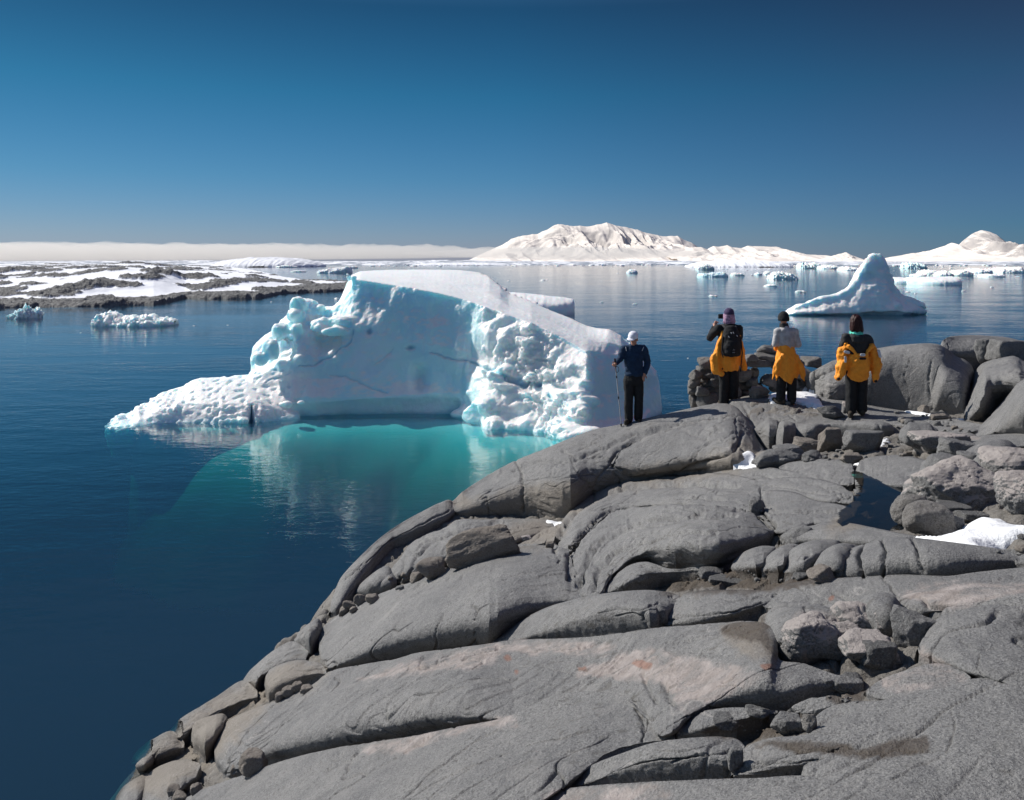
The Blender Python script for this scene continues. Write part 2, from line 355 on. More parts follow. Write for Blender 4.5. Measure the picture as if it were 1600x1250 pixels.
# --- the long pale ridge
slab([(334,1165),(334,1151),(344,1134),(367,1119),(407,1104),(447,1088),(491,1067),(514,1049),(562,1038),(620,1028),(658,1019),(759,1006),(805,999),(903,995),(1025,981),(1120,974),(1180,972),(1206,990),(1216,1030),(1257,1038),(1299,1052),(1330,1060)], [(335,1180),(340,1195),(355,1215),(378,1208),(413,1193),(470,1181),(534,1168),(620,1155),(700,1140),(784,1126),(825,1108),(864,1092),(930,1090),(985,1105),(1020,1150),(1050,1152),(1080,1130),(1131,1112),(1197,1107),(1236,1098),(1285,1078),(1330,1064)], [.15,.3,.35,.35,.35,.35,.3,.12,.1,.1,.15,.2,.3,.45,.5,.4], lf=0.35, hb=0.8)
# --- nearest whaleback
slab([(262,1300),(270,1262),(284,1249),(309,1236),(361,1216),(413,1197),(470,1181),(534,1167),(620,1153),(700,1138),(784,1122),(830,1102),(864,1086),(920,1078),(980,1086),(1020,1106),(1055,1150)], [(265,1310),(300,1330),(450,1330),(600,1320),(760,1300),(830,1268),(884,1238),(905,1222),(950,1192),(1000,1172),(1055,1156)], [.1,.1,.12,.15,.18,.2,.15], lf=0.4, hb=1.0)
slab([(1056,1150),(1068,1130),(1095,1112),(1140,1105),(1185,1106),(1215,1110)], [(1058,1154),(1100,1150),(1150,1136),(1190,1124),(1215,1114)], [.4], lf=0.35)
slab([(882,1228),(890,1216),(912,1200),(950,1182),(1010,1162),(1060,1154),(1120,1150),(1150,1154),(1164,1166)], [(884,1232),(940,1228),(1040,1220),(1100,1214),(1140,1208),(1164,1186)], [.15,.5,.6,.55,.4], lf=0.3)
slab([(1144,1210),(1150,1186),(1165,1168),(1200,1154),(1270,1148),(1330,1150),(1400,1136),(1440,1150)], [(1146,1214),(1180,1212),(1240,1204),(1300,1190),(1370,1170),(1440,1158)], [.2,.3,.25], lf=0.4)
slab([(1228,1112),(1240,1100),(1270,1088),(1300,1086),(1330,1094)], [(1230,1118),(1260,1122),(1300,1114),(1330,1100)], [.4], lf=0.4)
slab([(1352,1080),(1370,1066),(1400,1052),(1460,1036),(1500,1046),(1520,1060)], [(1354,1086),(1390,1094),(1440,1092),(1490,1082),(1520,1070)], [.12], lf=0.5)
slab([(1258,1152),(1268,1128),(1290,1106),(1330,1096),(1380,1094),(1450,1076),(1510,1062),(1600,1050),(1760,1040)], [(1250,1180),(1250,1240),(1260,1330),(1400,1340),(1600,1340),(1760,1330)], [.05], lf=0.5, hb=0.35)
slab([(1434,1014),(1442,998),(1458,976),(1474,955),(1488,948),(1540,946),(1600,947),(1740,947)], [(1436,1022),(1465,1036),(1498,1052),(1530,1062),(1600,1074),(1740,1085)], [.25,.2,.1,.05], lf=0.3)
slab([(842,1252),(855,1238),(900,1228),(1000,1221),(1100,1217),(1200,1214),(1262,1212),(1300,1230)], [(845,1290),(900,1320),(1000,1330),(1150,1330),(1250,1320),(1300,1260)], [.1], lf=0.4)
# --- left shore blocks
slab([(218,1262),(221,1228),(235,1206),(261,1191),(284,1186),(312,1193),(308,1212)], [(220,1270),(240,1285),(265,1275),(285,1240),(308,1218)], [.2,.25,.3], lf=0.5)
slab([(299,1158),(299,1140),(304,1128),(321,1119),(347,1113),(356,1122),(345,1140)], [(301,1170),(308,1180),(320,1186),(332,1174),(345,1148)], [.45], lf=0.4)
slab([(413,1070),(415,1054),(427,1042),(462,1032),(496,1034),(510,1046)], [(415,1080),(421,1093),(447,1080),(476,1068),(510,1056)], [.45], lf=0.4)
slab([(459,1000),(470,984),(485,972),(497,966),(504,975)], [(461,1008),(470,1016),(482,1024),(496,1012),(504,990)], [.6], lf=0.35)
slab([(380,1062),(388,1050),(399,1039),(427,1016),(459,1001),(482,1018),(478,1026)], [(382,1070),(399,1080),(412,1066),(440,1048),(478,1032)], [.5,.4,.3], lf=0.5)
slab([(264,1143),(272,1133),(289,1117),(332,1091),(378,1062),(400,1076),(402,1084)], [(266,1150),(284,1162),(300,1150),(344,1118),(402,1090)], [.5,.35,.25], lf=0.5)
slab([(204,1190),(214,1175),(226,1162),(266,1141),(286,1156),(288,1164)], [(206,1198),(225,1205),(255,1190),(288,1170)], [.5,.35], lf=0.5)
slab([(176,1260),(183,1243),(197,1226),(229,1208),(236,1216)], [(178,1275),(200,1285),(218,1265),(236,1224)], [.4], lf=0.5)
# --- flats at the far right
slab([(1404,680),(1410,668),(1430,662),(1462,668),(1468,680)], [(1406,690),(1425,698),(1450,698),(1468,690)], [.5], lf=0.4)
slab([(1425,694),(1432,682),(1470,676),(1515,676),(1530,684)], [(1427,702),(1455,708),(1490,704),(1530,694)], [.5], lf=0.4)
slab([(1465,706),(1480,688),(1530,680),(1620,676),(1720,670)], [(1467,714),(1500,716),(1560,706),(1620,700),(1720,700)], [.3], lf=0.4)
slab([(1437,740),(1442,722),(1470,708),(1500,706),(1510,716)], [(1438,750),(1455,750),(1480,738),(1510,726)], [.3], lf=0.4)
slab([(1500,720),(1506,704),(1530,692),(1570,686),(1590,700)], [(1502,736),(1530,742),(1560,740),(1590,715)], [.5], lf=0.4)
slab([(1400,848),(1500,852),(1560,858),(1700,850)], [(1402,856),(1500,862),(1600,870),(1700,875)], [.2])

# ---- filler ground: a fan shaped grid that is finer near the camera
NU, NV = 1000, 760
gpx = np.r_[np.linspace(60, 1860, 760), 1860 + 5200 * np.linspace(0, 1, 241)[1:] ** 1.5]; gY = np.exp(np.linspace(math.log(1.2), math.log(25.0), NV))
gx = ((gpx[None, :] - 800) / F * gY[:, None]).astype(np.float32); gy = np.repeat(gY[:, None], NU, 1).astype(np.float32)
def coarse_eval(fn, st=6):
    iu = np.unique(np.r_[np.arange(0, NU, st), NU - 1]); iv = np.unique(np.r_[np.arange(0, NV, st), NV - 1])
    c = fn(gx[np.ix_(iv, iu)], gy[np.ix_(iv, iu)])
    t = np.array([np.interp(np.arange(NU), iu, row) for row in c])
    return np.array([np.interp(np.arange(NV), iv, t[:, k]) for k in range(NU)]).T.astype(np.float32)
B0 = coarse_eval(base)
rx, ry = gx * 0.93 + gy * 0.36, -gx * 0.36 + gy * 0.93
qx = rx + 0.10 * fbm2(gx * 3, gy * 3, 3, 21); qy = ry + 0.10 * fbm2(gx * 3, gy * 3, 3, 22)
f1, f2, idn = worley2(qx * 1.7, qy * 3.3, 31)
e1 = sstep(0.0, 0.22, f2 - f1)
g1, g2, idg = worley2(qx * 5.6, qy * 8.0, 33)
e2 = sstep(0.0, 0.25, g2 - g1)
Z = B0 + 0.07 * e1 * (0.35 + 0.9 * idn) + 0.022 * e2 * (0.2 + idg) - 0.10
out_ = sstep(1720, 1900, gpx)[None] * sstep(0.5, 2.0, poly_sd(gx, gy, LAND))
Z = Z + out_ * (0.45 * np.abs(fbm2(gx * 0.35, gy * 0.7, 3, 35)) + 0.15 * fbm2(gx * 0.9, gy * 1.4, 3, 36))
grids = [(np.stack([gx, gy, Z], -1).astype(float), 1)]
def resample(ch, n):
    ch = smooth_poly(ch, 6, closed=False); d = np.r_[0, np.cumsum(np.linalg.norm(np.diff(ch, axis=0), axis=1))]
    t = np.linspace(0, d[-1], n); return np.stack([np.interp(t, d, ch[:, 0]), np.interp(t, d, ch[:, 1])], -1)
def match(U, L, n):
    """pair points of both edges so that the rungs stay roughly vertical"""
    x0, x1 = min(U[0][0], L[0][0]), max(U[-1][0], L[-1][0])
    u = resample(U, 400); l = resample(L, 400)
    def by(c):
        a = np.linspace(0, 1, len(c)); xx = (np.maximum.accumulate(c[:, 0]) - x0) / max(x1 - x0, 1)
        return 0.45 * a + 0.55 * (xx - xx[0]) / max(xx[-1] - xx[0], 1e-6)
    t = 0.5 - 0.5 * np.cos(np.linspace(0, math.pi, n)) ; t = 0.35 * t + 0.65 * np.linspace(0, 1, n)
    pu, pl = by(u), by(l)
    return (np.stack([np.interp(t, pu, u[:, 0]), np.interp(t, pu, u[:, 1])], -1), np.stack([np.interp(t, pl, l[:, 0]), np.interp(t, pl, l[:, 1])], -1), t)
def loft(U, L, k, kw):
    w_px = max(max(p[0] for p in U) - min(p[0] for p in U), 10); h_px = max(max(p[1] for p in L) - min(p[1] for p in U), 8)
    n = int(np.clip(w_px / 1.45, 24, 700)); m_ = int(np.clip(h_px / 1.3, 18, 230))
    u, l, t = match(U, L, n)
    kk = np.interp(t, np.linspace(0, 1, len(k)), k) if len(k) > 1 else np.full(n, k[0])
    kk = np.minimum(kk * 1.12, 0.8)
    off = kw.get('off', 0.0); lf = 0.15 * kw.get('lf', 0.35)
    ci = np.unique(np.r_[np.arange(0, n, 8), n - 1])
    on = kw.get('on')
    f_ = np.array([onbase(l[i, 0], l[i, 1], off)[1] for i in ci]) if on is None else np.array([seen(l[i, 0], l[i, 1]) for i in ci])
    Yf = np.interp(np.arange(n), ci, f_)
    if 'Yf' in kw: Yf = np.full(n, kw['Yf'])
    hpx = np.maximum(l[:, 1] - u[:, 1], 0.5)
    by_ = l[:, 1] - kk * hpx
    hgt = kk * hpx * Yf / F                      # front face height in metres
    env = np.sin(np.pi * np.clip(t, 0.0, 1.0)) ** 0.5
    Yb = Yf + lf * hgt
    hb = kw.get('hb', 0.85)
    hs = np.convolve(np.pad(hgt, 12, mode='edge'), np.ones(25) / 25, mode='same')[12:-12]
    if on is None:
        Yu_ = np.array([onbase(u[i, 0], u[i, 1], off + hb * hs[i] * env[i] + 0.03)[1] for i in ci])
    else:
        Yu_ = np.array([seen(u[i, 0], u[i, 1]) for i in ci]) - 0.02
    Yu = np.interp(np.arange(n), ci, Yu_)
    if 'Yf' in kw: Yu = Yb + 0.9 * np.sin(np.pi * t) + 0.1
    Yu = np.maximum(Yu, Yb + 0.02)
    if 'depth' in kw: Yu = np.minimum(Yu, Yf + kw['depth'])
    def pt(px, py, Y): return np.stack([(px - 800) / F * Y, Y, H - (py - HZ) / F * Y], -1)
    f3 = pt(l[:, 0], l[:, 1], Yf); u3 = pt(u[:, 0], u[:, 1], Yu)
    b3 = pt(l[:, 0] + kk * (u[:, 0] - l[:, 0]), by_, Yb)
    if on is not None:                           # a layer bulging out of the slab below it
        vd = b3 - np.array([0, 0, H]); vd /= np.linalg.norm(vd, axis=1)[:, None]
        mid = np.array([seen(b3[i, 0] / b3[i, 1] * F + 800, HZ + (H - b3[i, 2]) / b3[i, 1] * F) for i in ci]); ym = np.interp(np.arange(n), ci, mid)
        b3 = pt(l[:, 0] + kk * (u[:, 0] - l[:, 0]), by_, ym) - vd * (on * 1.6 * env)[:, None]
    wq = kw.get('w', 1.7)
    bs = b3 + (b3 - 0.5 * (f3 + u3)) / wq * np.clip(env, 0.3, 1)[:, None]
    s = np.linspace(0, 1, m_)[:, None, None]
    body = ((1 - s) ** 2 * f3 + 2 * wq * s * (1 - s) * bs + s * s * u3) / ((1 - s) ** 2 + 2 * wq * s * (1 - s) + s * s)
    if kw.get('flat'): pass
    sink = kw.get('sink', 0.45)
    dn = np.array([0, 0, 1.0]); fw = u3 - f3; fw[:, 2] = 0; fw /= np.linalg.norm(fw, axis=1)[:, None] + 1e-6
    if on is None:
        low = [f3 - dn * sink * q + fw * 0.10 * q for q in (1.0, 0.6, 0.3, 0.12)]
        top = [u3 + fw * a - dn * b for a, b in ((0.03, 0.03), (0.06, 0.09), (0.08, 0.2), (0.09, 0.35), (0.10, sink + 0.1))]
    else:
        low = [f3 + fw * 0.03 - dn * 0.03]; top = [u3 + fw * 0.03 - dn * 0.04, u3 + fw * 0.04 - dn * 0.12]
    return np.concatenate([np.array(low), body, np.array(top)], 0)
# z-buffer of what the eye sees of the rock so far
ZB = np.full((640, 960), 99.0)
def splat(G):
    x = G[..., 0]; y = G[..., 1]; z = G[..., 2]; px = x / y * F + 800; py = HZ + (H - z) / y * F
    i = np.floor(py / 2).astype(int); j = np.floor((px + 60) / 2).astype(int)
    ok = (i >= 0) & (i < 640) & (j >= 0) & (j < 960) & (y > 0.5)
    np.minimum.at(ZB, (i[ok], j[ok]), y[ok])
def seen(px, py):
    i = int(py // 2); j = int((px + 60) // 2); i = min(max(i, 1), 638); j = min(max(j, 1), 958)
    w_ = ZB[i - 1:i + 2, j - 1:j + 2]; w_ = w_[w_ < 90]
    return float(np.median(w_)) if len(w_) else onbase(px, py)[1]
splat(grids[0][0])
for (U, L, k, kw) in SL:
    if kw.get('on') is not None:
        G = loft(U, L, k, kw)
    else: G = loft(U, L, k, kw)
    grids.append((G, 0)); splat(G[3:-4])

# ---- all sheets into one set of arrays, then detail on everything
VV, FF, HD, NN, WT = [], [], [], [], []; base_i = 0
def nrm_of(G):
    du = np.gradient(G, axis=1); dv = np.gradient(G, axis=0)
    n_ = np.cross(du, dv); n_ /= np.linalg.norm(n_, axis=-1, keepdims=True) + 1e-12
    if (n_[..., 2].mean()) < 0: n_ = -n_
    return n_
for gi, (G, hd) in enumerate(grids):
    nv_, nu_ = G.shape[:2]; fc = grid_faces(nu_, nv_)
    if hd == 1: fc = fc[G[..., 2].reshape(-1)[fc].max(1) > -2.9]
    VV.append(G.reshape(-1, 3)); NN.append(nrm_of(G).reshape(-1, 3)); FF.append(fc + base_i); HD.append(np.full(nu_ * nv_, float(hd))); base_i += nu_ * nv_
    wt = np.ones((nv_, nu_))
    if hd == 0: wt[-6:] = 0.25; wt[-12:-6] = np.linspace(1, .25, 6)[:, None] if nv_ > 16 else .4; wt[:4] = 0.5; e = min(6, nu_ // 4); wt[:, :e] *= np.linspace(.2, 1, e); wt[:, -e:] *= np.linspace(1, .2, e)
    WT.append(wt.reshape(-1))
VV = np.concatenate(VV); FF = np.concatenate(FF); HD = np.concatenate(HD); NN = np.concatenate(NN); WT = np.concatenate(WT)
def proj():
    return VV[:, 0] / VV[:, 1] * F + 800, HZ + (H - VV[:, 2]) / VV[:, 1] * F
PX, PY = proj()
_i = np.clip((PY // 2).astype(int), 1, 638); _j = np.clip(((PX + 60) // 2).astype(int), 1, 958)
ZBm = np.minimum.reduce([np.roll(np.roll(ZB, a, 0), b, 1) for a in (-1, 0, 1) for b in (-1, 0, 1)])
VIS = VV[:, 1] < ZBm[_i, _j] + 0.12 + 0.02 * VV[:, 1]
x, y, z = VV[:, 0], VV[:, 1], VV[:, 2]
rx, ry = x * 0.93 + y * 0.36, -x * 0.36 + y * 0.93
dsp = 0.045 * fbm3(x * 0.9, y * 0.9, z * 0.9, 2, 90)
dsp += 0.008 * fbm3(x * 3.1, y * 3.1, z * 3.1, 3, 91, 0.5)
# long strike parallel creases, layer steps, cross cracks
m = fbm3(rx * 0.35, ry * 1.3, z * 1.2, 2, 61, 0.4)
dsp -= 0.020 * np.exp(-(m / 0.009) ** 2) * sstep(-0.3, 0.25, n2(x * 0.7, y * 0.7, 62))
m = fbm3(rx * 0.6 + 9, ry * 2.0, z * 2.0, 2, 63, 0.4)
dsp -= 0.006 * np.exp(-(m / 0.012) ** 2) * sstep(-0.1, 0.3, n2(x * 0.9, y * 0.9, 64))
st = fbm3(rx * 0.45, ry * 1.6, z * 3.0, 2, 66, 0.4) * 3
dsp += 0.010 * (sstep(0.42, 0.58, st - np.floor(st)) - 0.5) * sstep(-0.05, 0.3, n2(x * 0.6 + 3, y * 0.6, 67))
k1, k2, _ = worley2(rx * 0.8 + 0.25 * fbm2(x * 1.3, y * 1.3, 3, 71), ry * 1.2 + 0.3 * z + 0.25 * fbm2(x * 1.3, y * 1.3, 3, 72), 73)
dsp -= 0.035 * np.exp(-((k2 - k1) / 0.014) ** 2) * sstep(-0.05, 0.2, n2(x * 0.8 + 5, y * 0.8, 74))
# chips and pits
k1, k2, kid = worley2(rx * 5 + 0.4 * fbm2(x * 6, y * 6, 2, 76), ry * 7 + z * 4, 77)
dsp -= 0.006 * sstep(0.25, 0.1, k1) * (kid > 0.6) * sstep(0.15, 0.5, n2(x * 1.1, y * 1.1, 78))
dsp += 0.003 * fbm3(x * 15, y * 15, z * 15, 3, 94, 0.6)
dsp *= WT
CR = [
    ([(808,722),(813,735),(816,760),(818,800)], 1.6, 0.08),
    ([(925,778),(935,745),(950,728),(956,715),(975,696),(1010,682)], 2.0, 0.05),
    ([(962,722),(940,712),(905,715),(880,705)], 1.3, 0.04),
    ([(960,740),(968,750),(972,762)], 1.3, 0.05),
    ([(890,712),(895,725),(905,740),(930,742)], 1.0, 0.03),
    ([(1149,655),(1155,690),(1165,705)], 1.3, 0.04),
    ([(1044,746),(1075,735),(1095,722),(1130,712),(1152,690)], 1.4, 0.04),
    ([(1090,700),(1110,690),(1130,688),(1145,676),(1160,678)], 1.2, 0.03),
    ([(1060,668),(1085,680),(1100,672),(1125,676)], 1.2, 0.03),
    ([(655,842),(690,828),(740,818),(790,816)], 1.3, 0.03), ([(640,872),(680,850),(720,836),(790,826)], 1.2, 0.03),
    ([(540,905),(575,875),(610,845),(650,822),(700,800)], 1.3, 0.04), ([(545,930),(570,900),(598,868)], 1.0, 0.02),
    ([(655,1040),(658,1047),(668,1044),(700,1036),(720,1037)], 1.3, 0.035), ([(655,1040),(658,1030),(664,1028)], 1.3, 0.03),
    ([(815,1018),(850,1012),(900,1010),(930,1003),(945,995)], 1.3, 0.03),
    ([(955,1050),(985,1030),(1010,1018),(1040,1005),(1110,998),(1170,985)], 1.2, 0.03),
    ([(905,1010),(920,1006),(945,994)], 2.0, 0.03),
    ([(1190,760),(1187,785),(1215,800),(1205,815)], 1.5, 0.04),
    ([(1178,740),(1230,748),(1290,760),(1335,766)], 1.3, 0.04), ([(1184,758),(1240,764),(1300,776),(1338,780)], 1.0, 0.03),
    ([(1380,845),(1386,870),(1380,902)], 2.0, 0.06), ([(1425,845),(1435,870),(1445,890)], 2.0, 0.05),
    ([(1350,850),(1345,880),(1350,902)], 1.5, 0.03),
    ([(1330,948),(1300,940),(1250,944),(1210,948)], 1.2, 0.03),
    ([(640,1152),(655,1163),(680,1158),(700,1150)], 1.2, 0.02),
    ([(1260,600),(1275,590),(1300,575),(1318,566)], 2.0, 0.07), ([(1456,567),(1452,600),(1456,640)], 1.5, 0.04),
    ([(1040,800),(1090,792),(1150,795)], 1.3, 0.03), ([(925,880),(960,842),(1010,824),(1060,816)], 1.3, 0.03),
    ([(895,905),(930,850),(985,812),(1040,800),(1100,800)], 1.5, 0.03),
    ([(905,858),(925,835),(950,822),(1000,812),(1060,808)], 1.5, 0.03),
    ([(1050,1192),(1090,1178),(1150,1172)], 1.3, 0.03), ([(1020,1168),(1060,1172),(1100,1164)], 1.0, 0.02),
    ([(1230,1168),(1300,1175),(1380,1160),(1440,1140)], 1.2, 0.03), ([(1180,1190),(1240,1192),(1290,1186)], 1.2, 0.03),
    ([(1500,1000),(1530,1010),(1552,1008)], 1.0, 0.012), ([(1530,1020),(1526,1045),(1540,1060)], 1.0, 0.012),
    ([(1330,1180),(1400,1172),(1460,1176)], 1.2, 0.02), ([(1488,1112),(1492,1140),(1480,1180)], 1.0, 0.012), ([(1400,1230),(1440,1200),(1470,1190)], 1.2, 0.015),
    ([(770,975),(800,972),(840,960)], 1.0, 0.012),
    ([(800,1040),(870,1046),(900,1042)], 1.0, 0.015), ([(1000,1050),(1010,1075),(1020,1090)], 3.0, 0.03), ([(1035,1065),(1040,1085),(1050,1095)], 3.0, 0.03),
    ([(990,1090),(1000,1110),(1005,1130)], 3.5, 0.03), ([(1000,1150),(1010,1120),(1030,1105)], 1.5, 0.03), ([(1128,1062),(1145,1060),(1150,1054)], 1.2, 0.02),
    ([(1120,1070),(1135,1068),(1148,1070)], 1.2, 0.02), ([(1070,1016),(1090,1020),(1110,1018)], 1.2, 0.015),
    ([(1256,952),(1262,968),(1240,990),(1222,1010)], 1.5, 0.03), ([(1240,984),(1280,972),(1330,990)], 1.2, 0.03),
    ([(1300,925),(1340,940),(1345,950)], 1.3, 0.03), ([(1206,930),(1240,920),(1256,924)], 1.5, 0.03), ([(1380,905),(1400,930),(1404,945)], 1.2, 0.03),
    ([(1046,930),(1100,935),(1150,938),(1200,930)], 1.2, 0.02), ([(1040,968),(1090,962),(1140,958),(1190,942)], 1.5, 0.03),
    ([(930,955),(960,945),(1000,950),(1030,940)], 1.5, 0.03), ([(960,965),(985,955),(1010,975)], 2.0, 0.03),
    ([(760,770),(800,755),(860,745),(900,745)], 1.3, 0.02), ([(865,715),(860,735),(855,760)], 1.0, 0.03), ([(905,735),(915,750),(928,770)], 1.3, 0.04),
    ([(1160,632),(1170,650),(1180,668)], 1.6, 0.06), ([(1190,640),(1230,648),(1242,658)], 1.3, 0.04), ([(1242,658),(1236,645),(1246,635)], 1.2, 0.03), ([(1318,664),(1320,650),(1280,640)], 1.0, 0.03),
]
CR += [
    ([(890,905),(890,870),(905,840),(935,812),(985,788),(1050,783),(1120,784),(1180,798),(1208,822)], 4.0, 0.13),
    ([(866,860),(876,832),(900,800),(930,778),(975,762),(1040,757),(1100,757),(1150,760)], 3.5, 0.10),
    ([(905,915),(915,880),(940,848),(985,822),(1040,808),(1100,806),(1150,806)], 3.5, 0.09),
    ([(925,925),(935,885),(960,862),(1000,845),(1060,832),(1120,830)], 3.0, 0.07),
    ([(956,724),(962,706),(977,694),(1000,682),(1040,670),(1090,660),(1120,655)], 3.5, 0.12),
    ([(958,730),(990,748),(1040,745),(1100,737)], 3.0, 0.08), ([(1070,735),(1100,722),(1130,712),(1150,700),(1160,680)], 3.0, 0.09),
    ([(800,735),(840,722),(890,718),(940,700),(990,680),(1060,660)], 2.5, 0.06),
    ([(640,900),(650,870),(680,845),(720,828),(780,815)], 2.5, 0.07), ([(625,905),(632,875),(660,850),(700,835),(750,822)], 2.0, 0.05),
    ([(1200,800),(1240,806),(1290,800),(1330,806)], 1.5, 0.04), ([(1350,900),(1345,875),(1352,856)], 3.0, 0.08),
    ([(1100,1180),(1060,1186),(1010,1190),(960,1200)], 1.5, 0.03), ([(300,1230),(340,1215),(400,1195)], 1.5, 0.03)]
pxw = PX + 2.2 * fbm2(PX * 0.05, PY * 0.07, 4, 81, 0.6); pyw = PY + 2.2 * fbm2(PX * 0.05, PY * 0.07, 4, 82, 0.6)
def pbox(pts, pad):
    p = np.array(pts); return np.where(VIS & (PX > p[:, 0].min() - pad) & (PX < p[:, 0].max() + pad) & (PY > p[:, 1].min() - pad) & (PY < p[:, 1].max() + pad))[0]
for pts, wd, dp in CR:
    ix = pbox(pts, 10)
    if not len(ix): continue
    d = line_d(pxw[ix], pyw[ix], pts)
    dsp[ix] -= 0.75 * dp * np.exp(-(d / (wd * 1.0)) ** 2) * (0.3 + 0.7 * WT[ix])
VV = VV + NN * dsp[:, None]
# ---- colour masks
def mask(polys, feather=5.0, warp=7.0):
    M = np.zeros(len(VV))
    for pts in polys:
        ix = pbox(pts, feather + warp + 6)
        if not len(ix): continue
        poly = smooth_poly(pts, 3)
        wx_ = PX[ix] + warp * fbm2(PX[ix] * 0.04, PY[ix] * 0.06, 4, 101, 0.6); wy_ = PY[ix] + warp * 0.7 * fbm2(PX[ix] * 0.04, PY[ix] * 0.06, 4, 102, 0.6)
        M[ix] = np.maximum(M[ix], sstep(-feather, feather, poly_sd(wx_, wy_, poly)))
    return M
PINK = mask([
    [(560,1060),(640,1035),(760,1008),(900,1000),(960,1005),(940,1018),(860,1020),(790,1022),(760,1045),(700,1048),(620,1056)],
    [(900,1050),(960,1020),(1040,1012),(1110,1035),(1180,1050),(1190,1062),(1140,1085),(1110,1100),(1080,1118),(1060,1105),(1030,1060),(960,1055)],
    [(1240,980),(1260,965),(1320,972),(1370,990),(1340,1010),(1290,1018),(1260,1030),(1245,1005)],
    [(1402,938),(1440,920),(1520,912),(1650,912),(1660,935),(1560,940),(1500,950),(1440,948)],
    [(1380,1062),(1430,1045),(1480,1050),(1490,1065),(1440,1078),(1390,1082)],
    [(560,1170),(640,1150),(790,1118),(800,1130),(700,1150),(620,1175)],
    [(850,1240),(900,1230),(1020,1228),(1040,1240),(940,1256),(860,1256)],
    [(1425,696),(1440,688),(1480,680),(1530,682),(1500,695),(1450,706)],
    [(1436,1010),(1450,1020),(1490,1045),(1510,1062),(1480,1060),(1440,1025)],
])
TAN = mask([
    [(725,800),(810,762),(900,755),(960,748),(970,735),(1100,715),(1160,690),(1195,705),(1150,735),(1030,750),(950,765),(890,803)],
    [(700,792),(720,770),(740,780),(760,800)],
    [(740,870),(760,835),(820,815),(880,815),(860,850),(800,855)],
    [(400,1100),(430,1040),(510,1040),(480,1075)],[(200,1220),(300,1110),(400,1060),(420,1100),(330,1190),(250,1240)],
    [(1190,975),(1130,985),(1160,1020),(1220,1030),(1200,1000)],
    [(1300,820),(1340,790),(1345,815),(1310,840)],
], 14, 10)
ORNG = mask([[(985,1030),(995,1024),(1008,1032),(1018,1036),(1010,1042),(992,1038)],[(788,1028),(796,1025),(800,1030),(792,1032)],[(1190,1040),(1205,1037),(1206,1044),(1194,1045)],[(902,1040),(912,1038),(914,1044),(904,1045)],[(804,1046),(812,1050),(808,1056)],[(1293,931),(1303,930),(1302,936),(1294,936)]], 1.5, 2.0)
x, y, z = VV[:, 0], VV[:, 1], VV[:, 2]
BROWN = mask([[(1035,925),(1040,908),(1080,896),(1130,888),(1190,892),(1262,902),(1300,908),(1262,918),(1190,926),(1120,928)],[(1100,1150),(1110,1136),(1160,1120),(1240,1116),(1250,1140),(1180,1156)],[(1290,1080),(1320,1060),(1352,1066),(1345,1092),(1300,1096)],
              [(1128,985),(1150,975),(1198,972),(1200,1000),(1216,1030),(1180,1010),(1140,1000)],[(1180,1165),(1230,1158),(1350,1168),(1440,1150),(1450,1172),(1360,1186),(1300,1180)]], 4, 6)
SPOTS = sstep(0.50, 0.62, fbm3(x * 9, y * 12, z * 9, 3, 120)) * sstep(0.1, 0.5, n2(x * 0.55, y * 0.55, 121))
VEIN = np.exp(-(fbm3(x * 1.1 + 4, y * 1.1, z * 1.1, 3, 130, 0.5) / 0.008) ** 2) * sstep(0.25, 0.45, n2(x * 0.5 + 8, y * 0.5, 131))
WET = sstep(0.45, 0.05, z + 0.08 * fbm2(x * 2, y * 2, 3, 140))
me = mesh_np('rocky_shore', VV, FF)
for k_, a_ in (('pink', PINK), ('tan', TAN), ('orange', ORNG), ('spots', SPOTS), ('vein', VEIN), ('wet', WET), ('hard', HD), ('brown', BROWN)):
    attr(me, k_, a_)

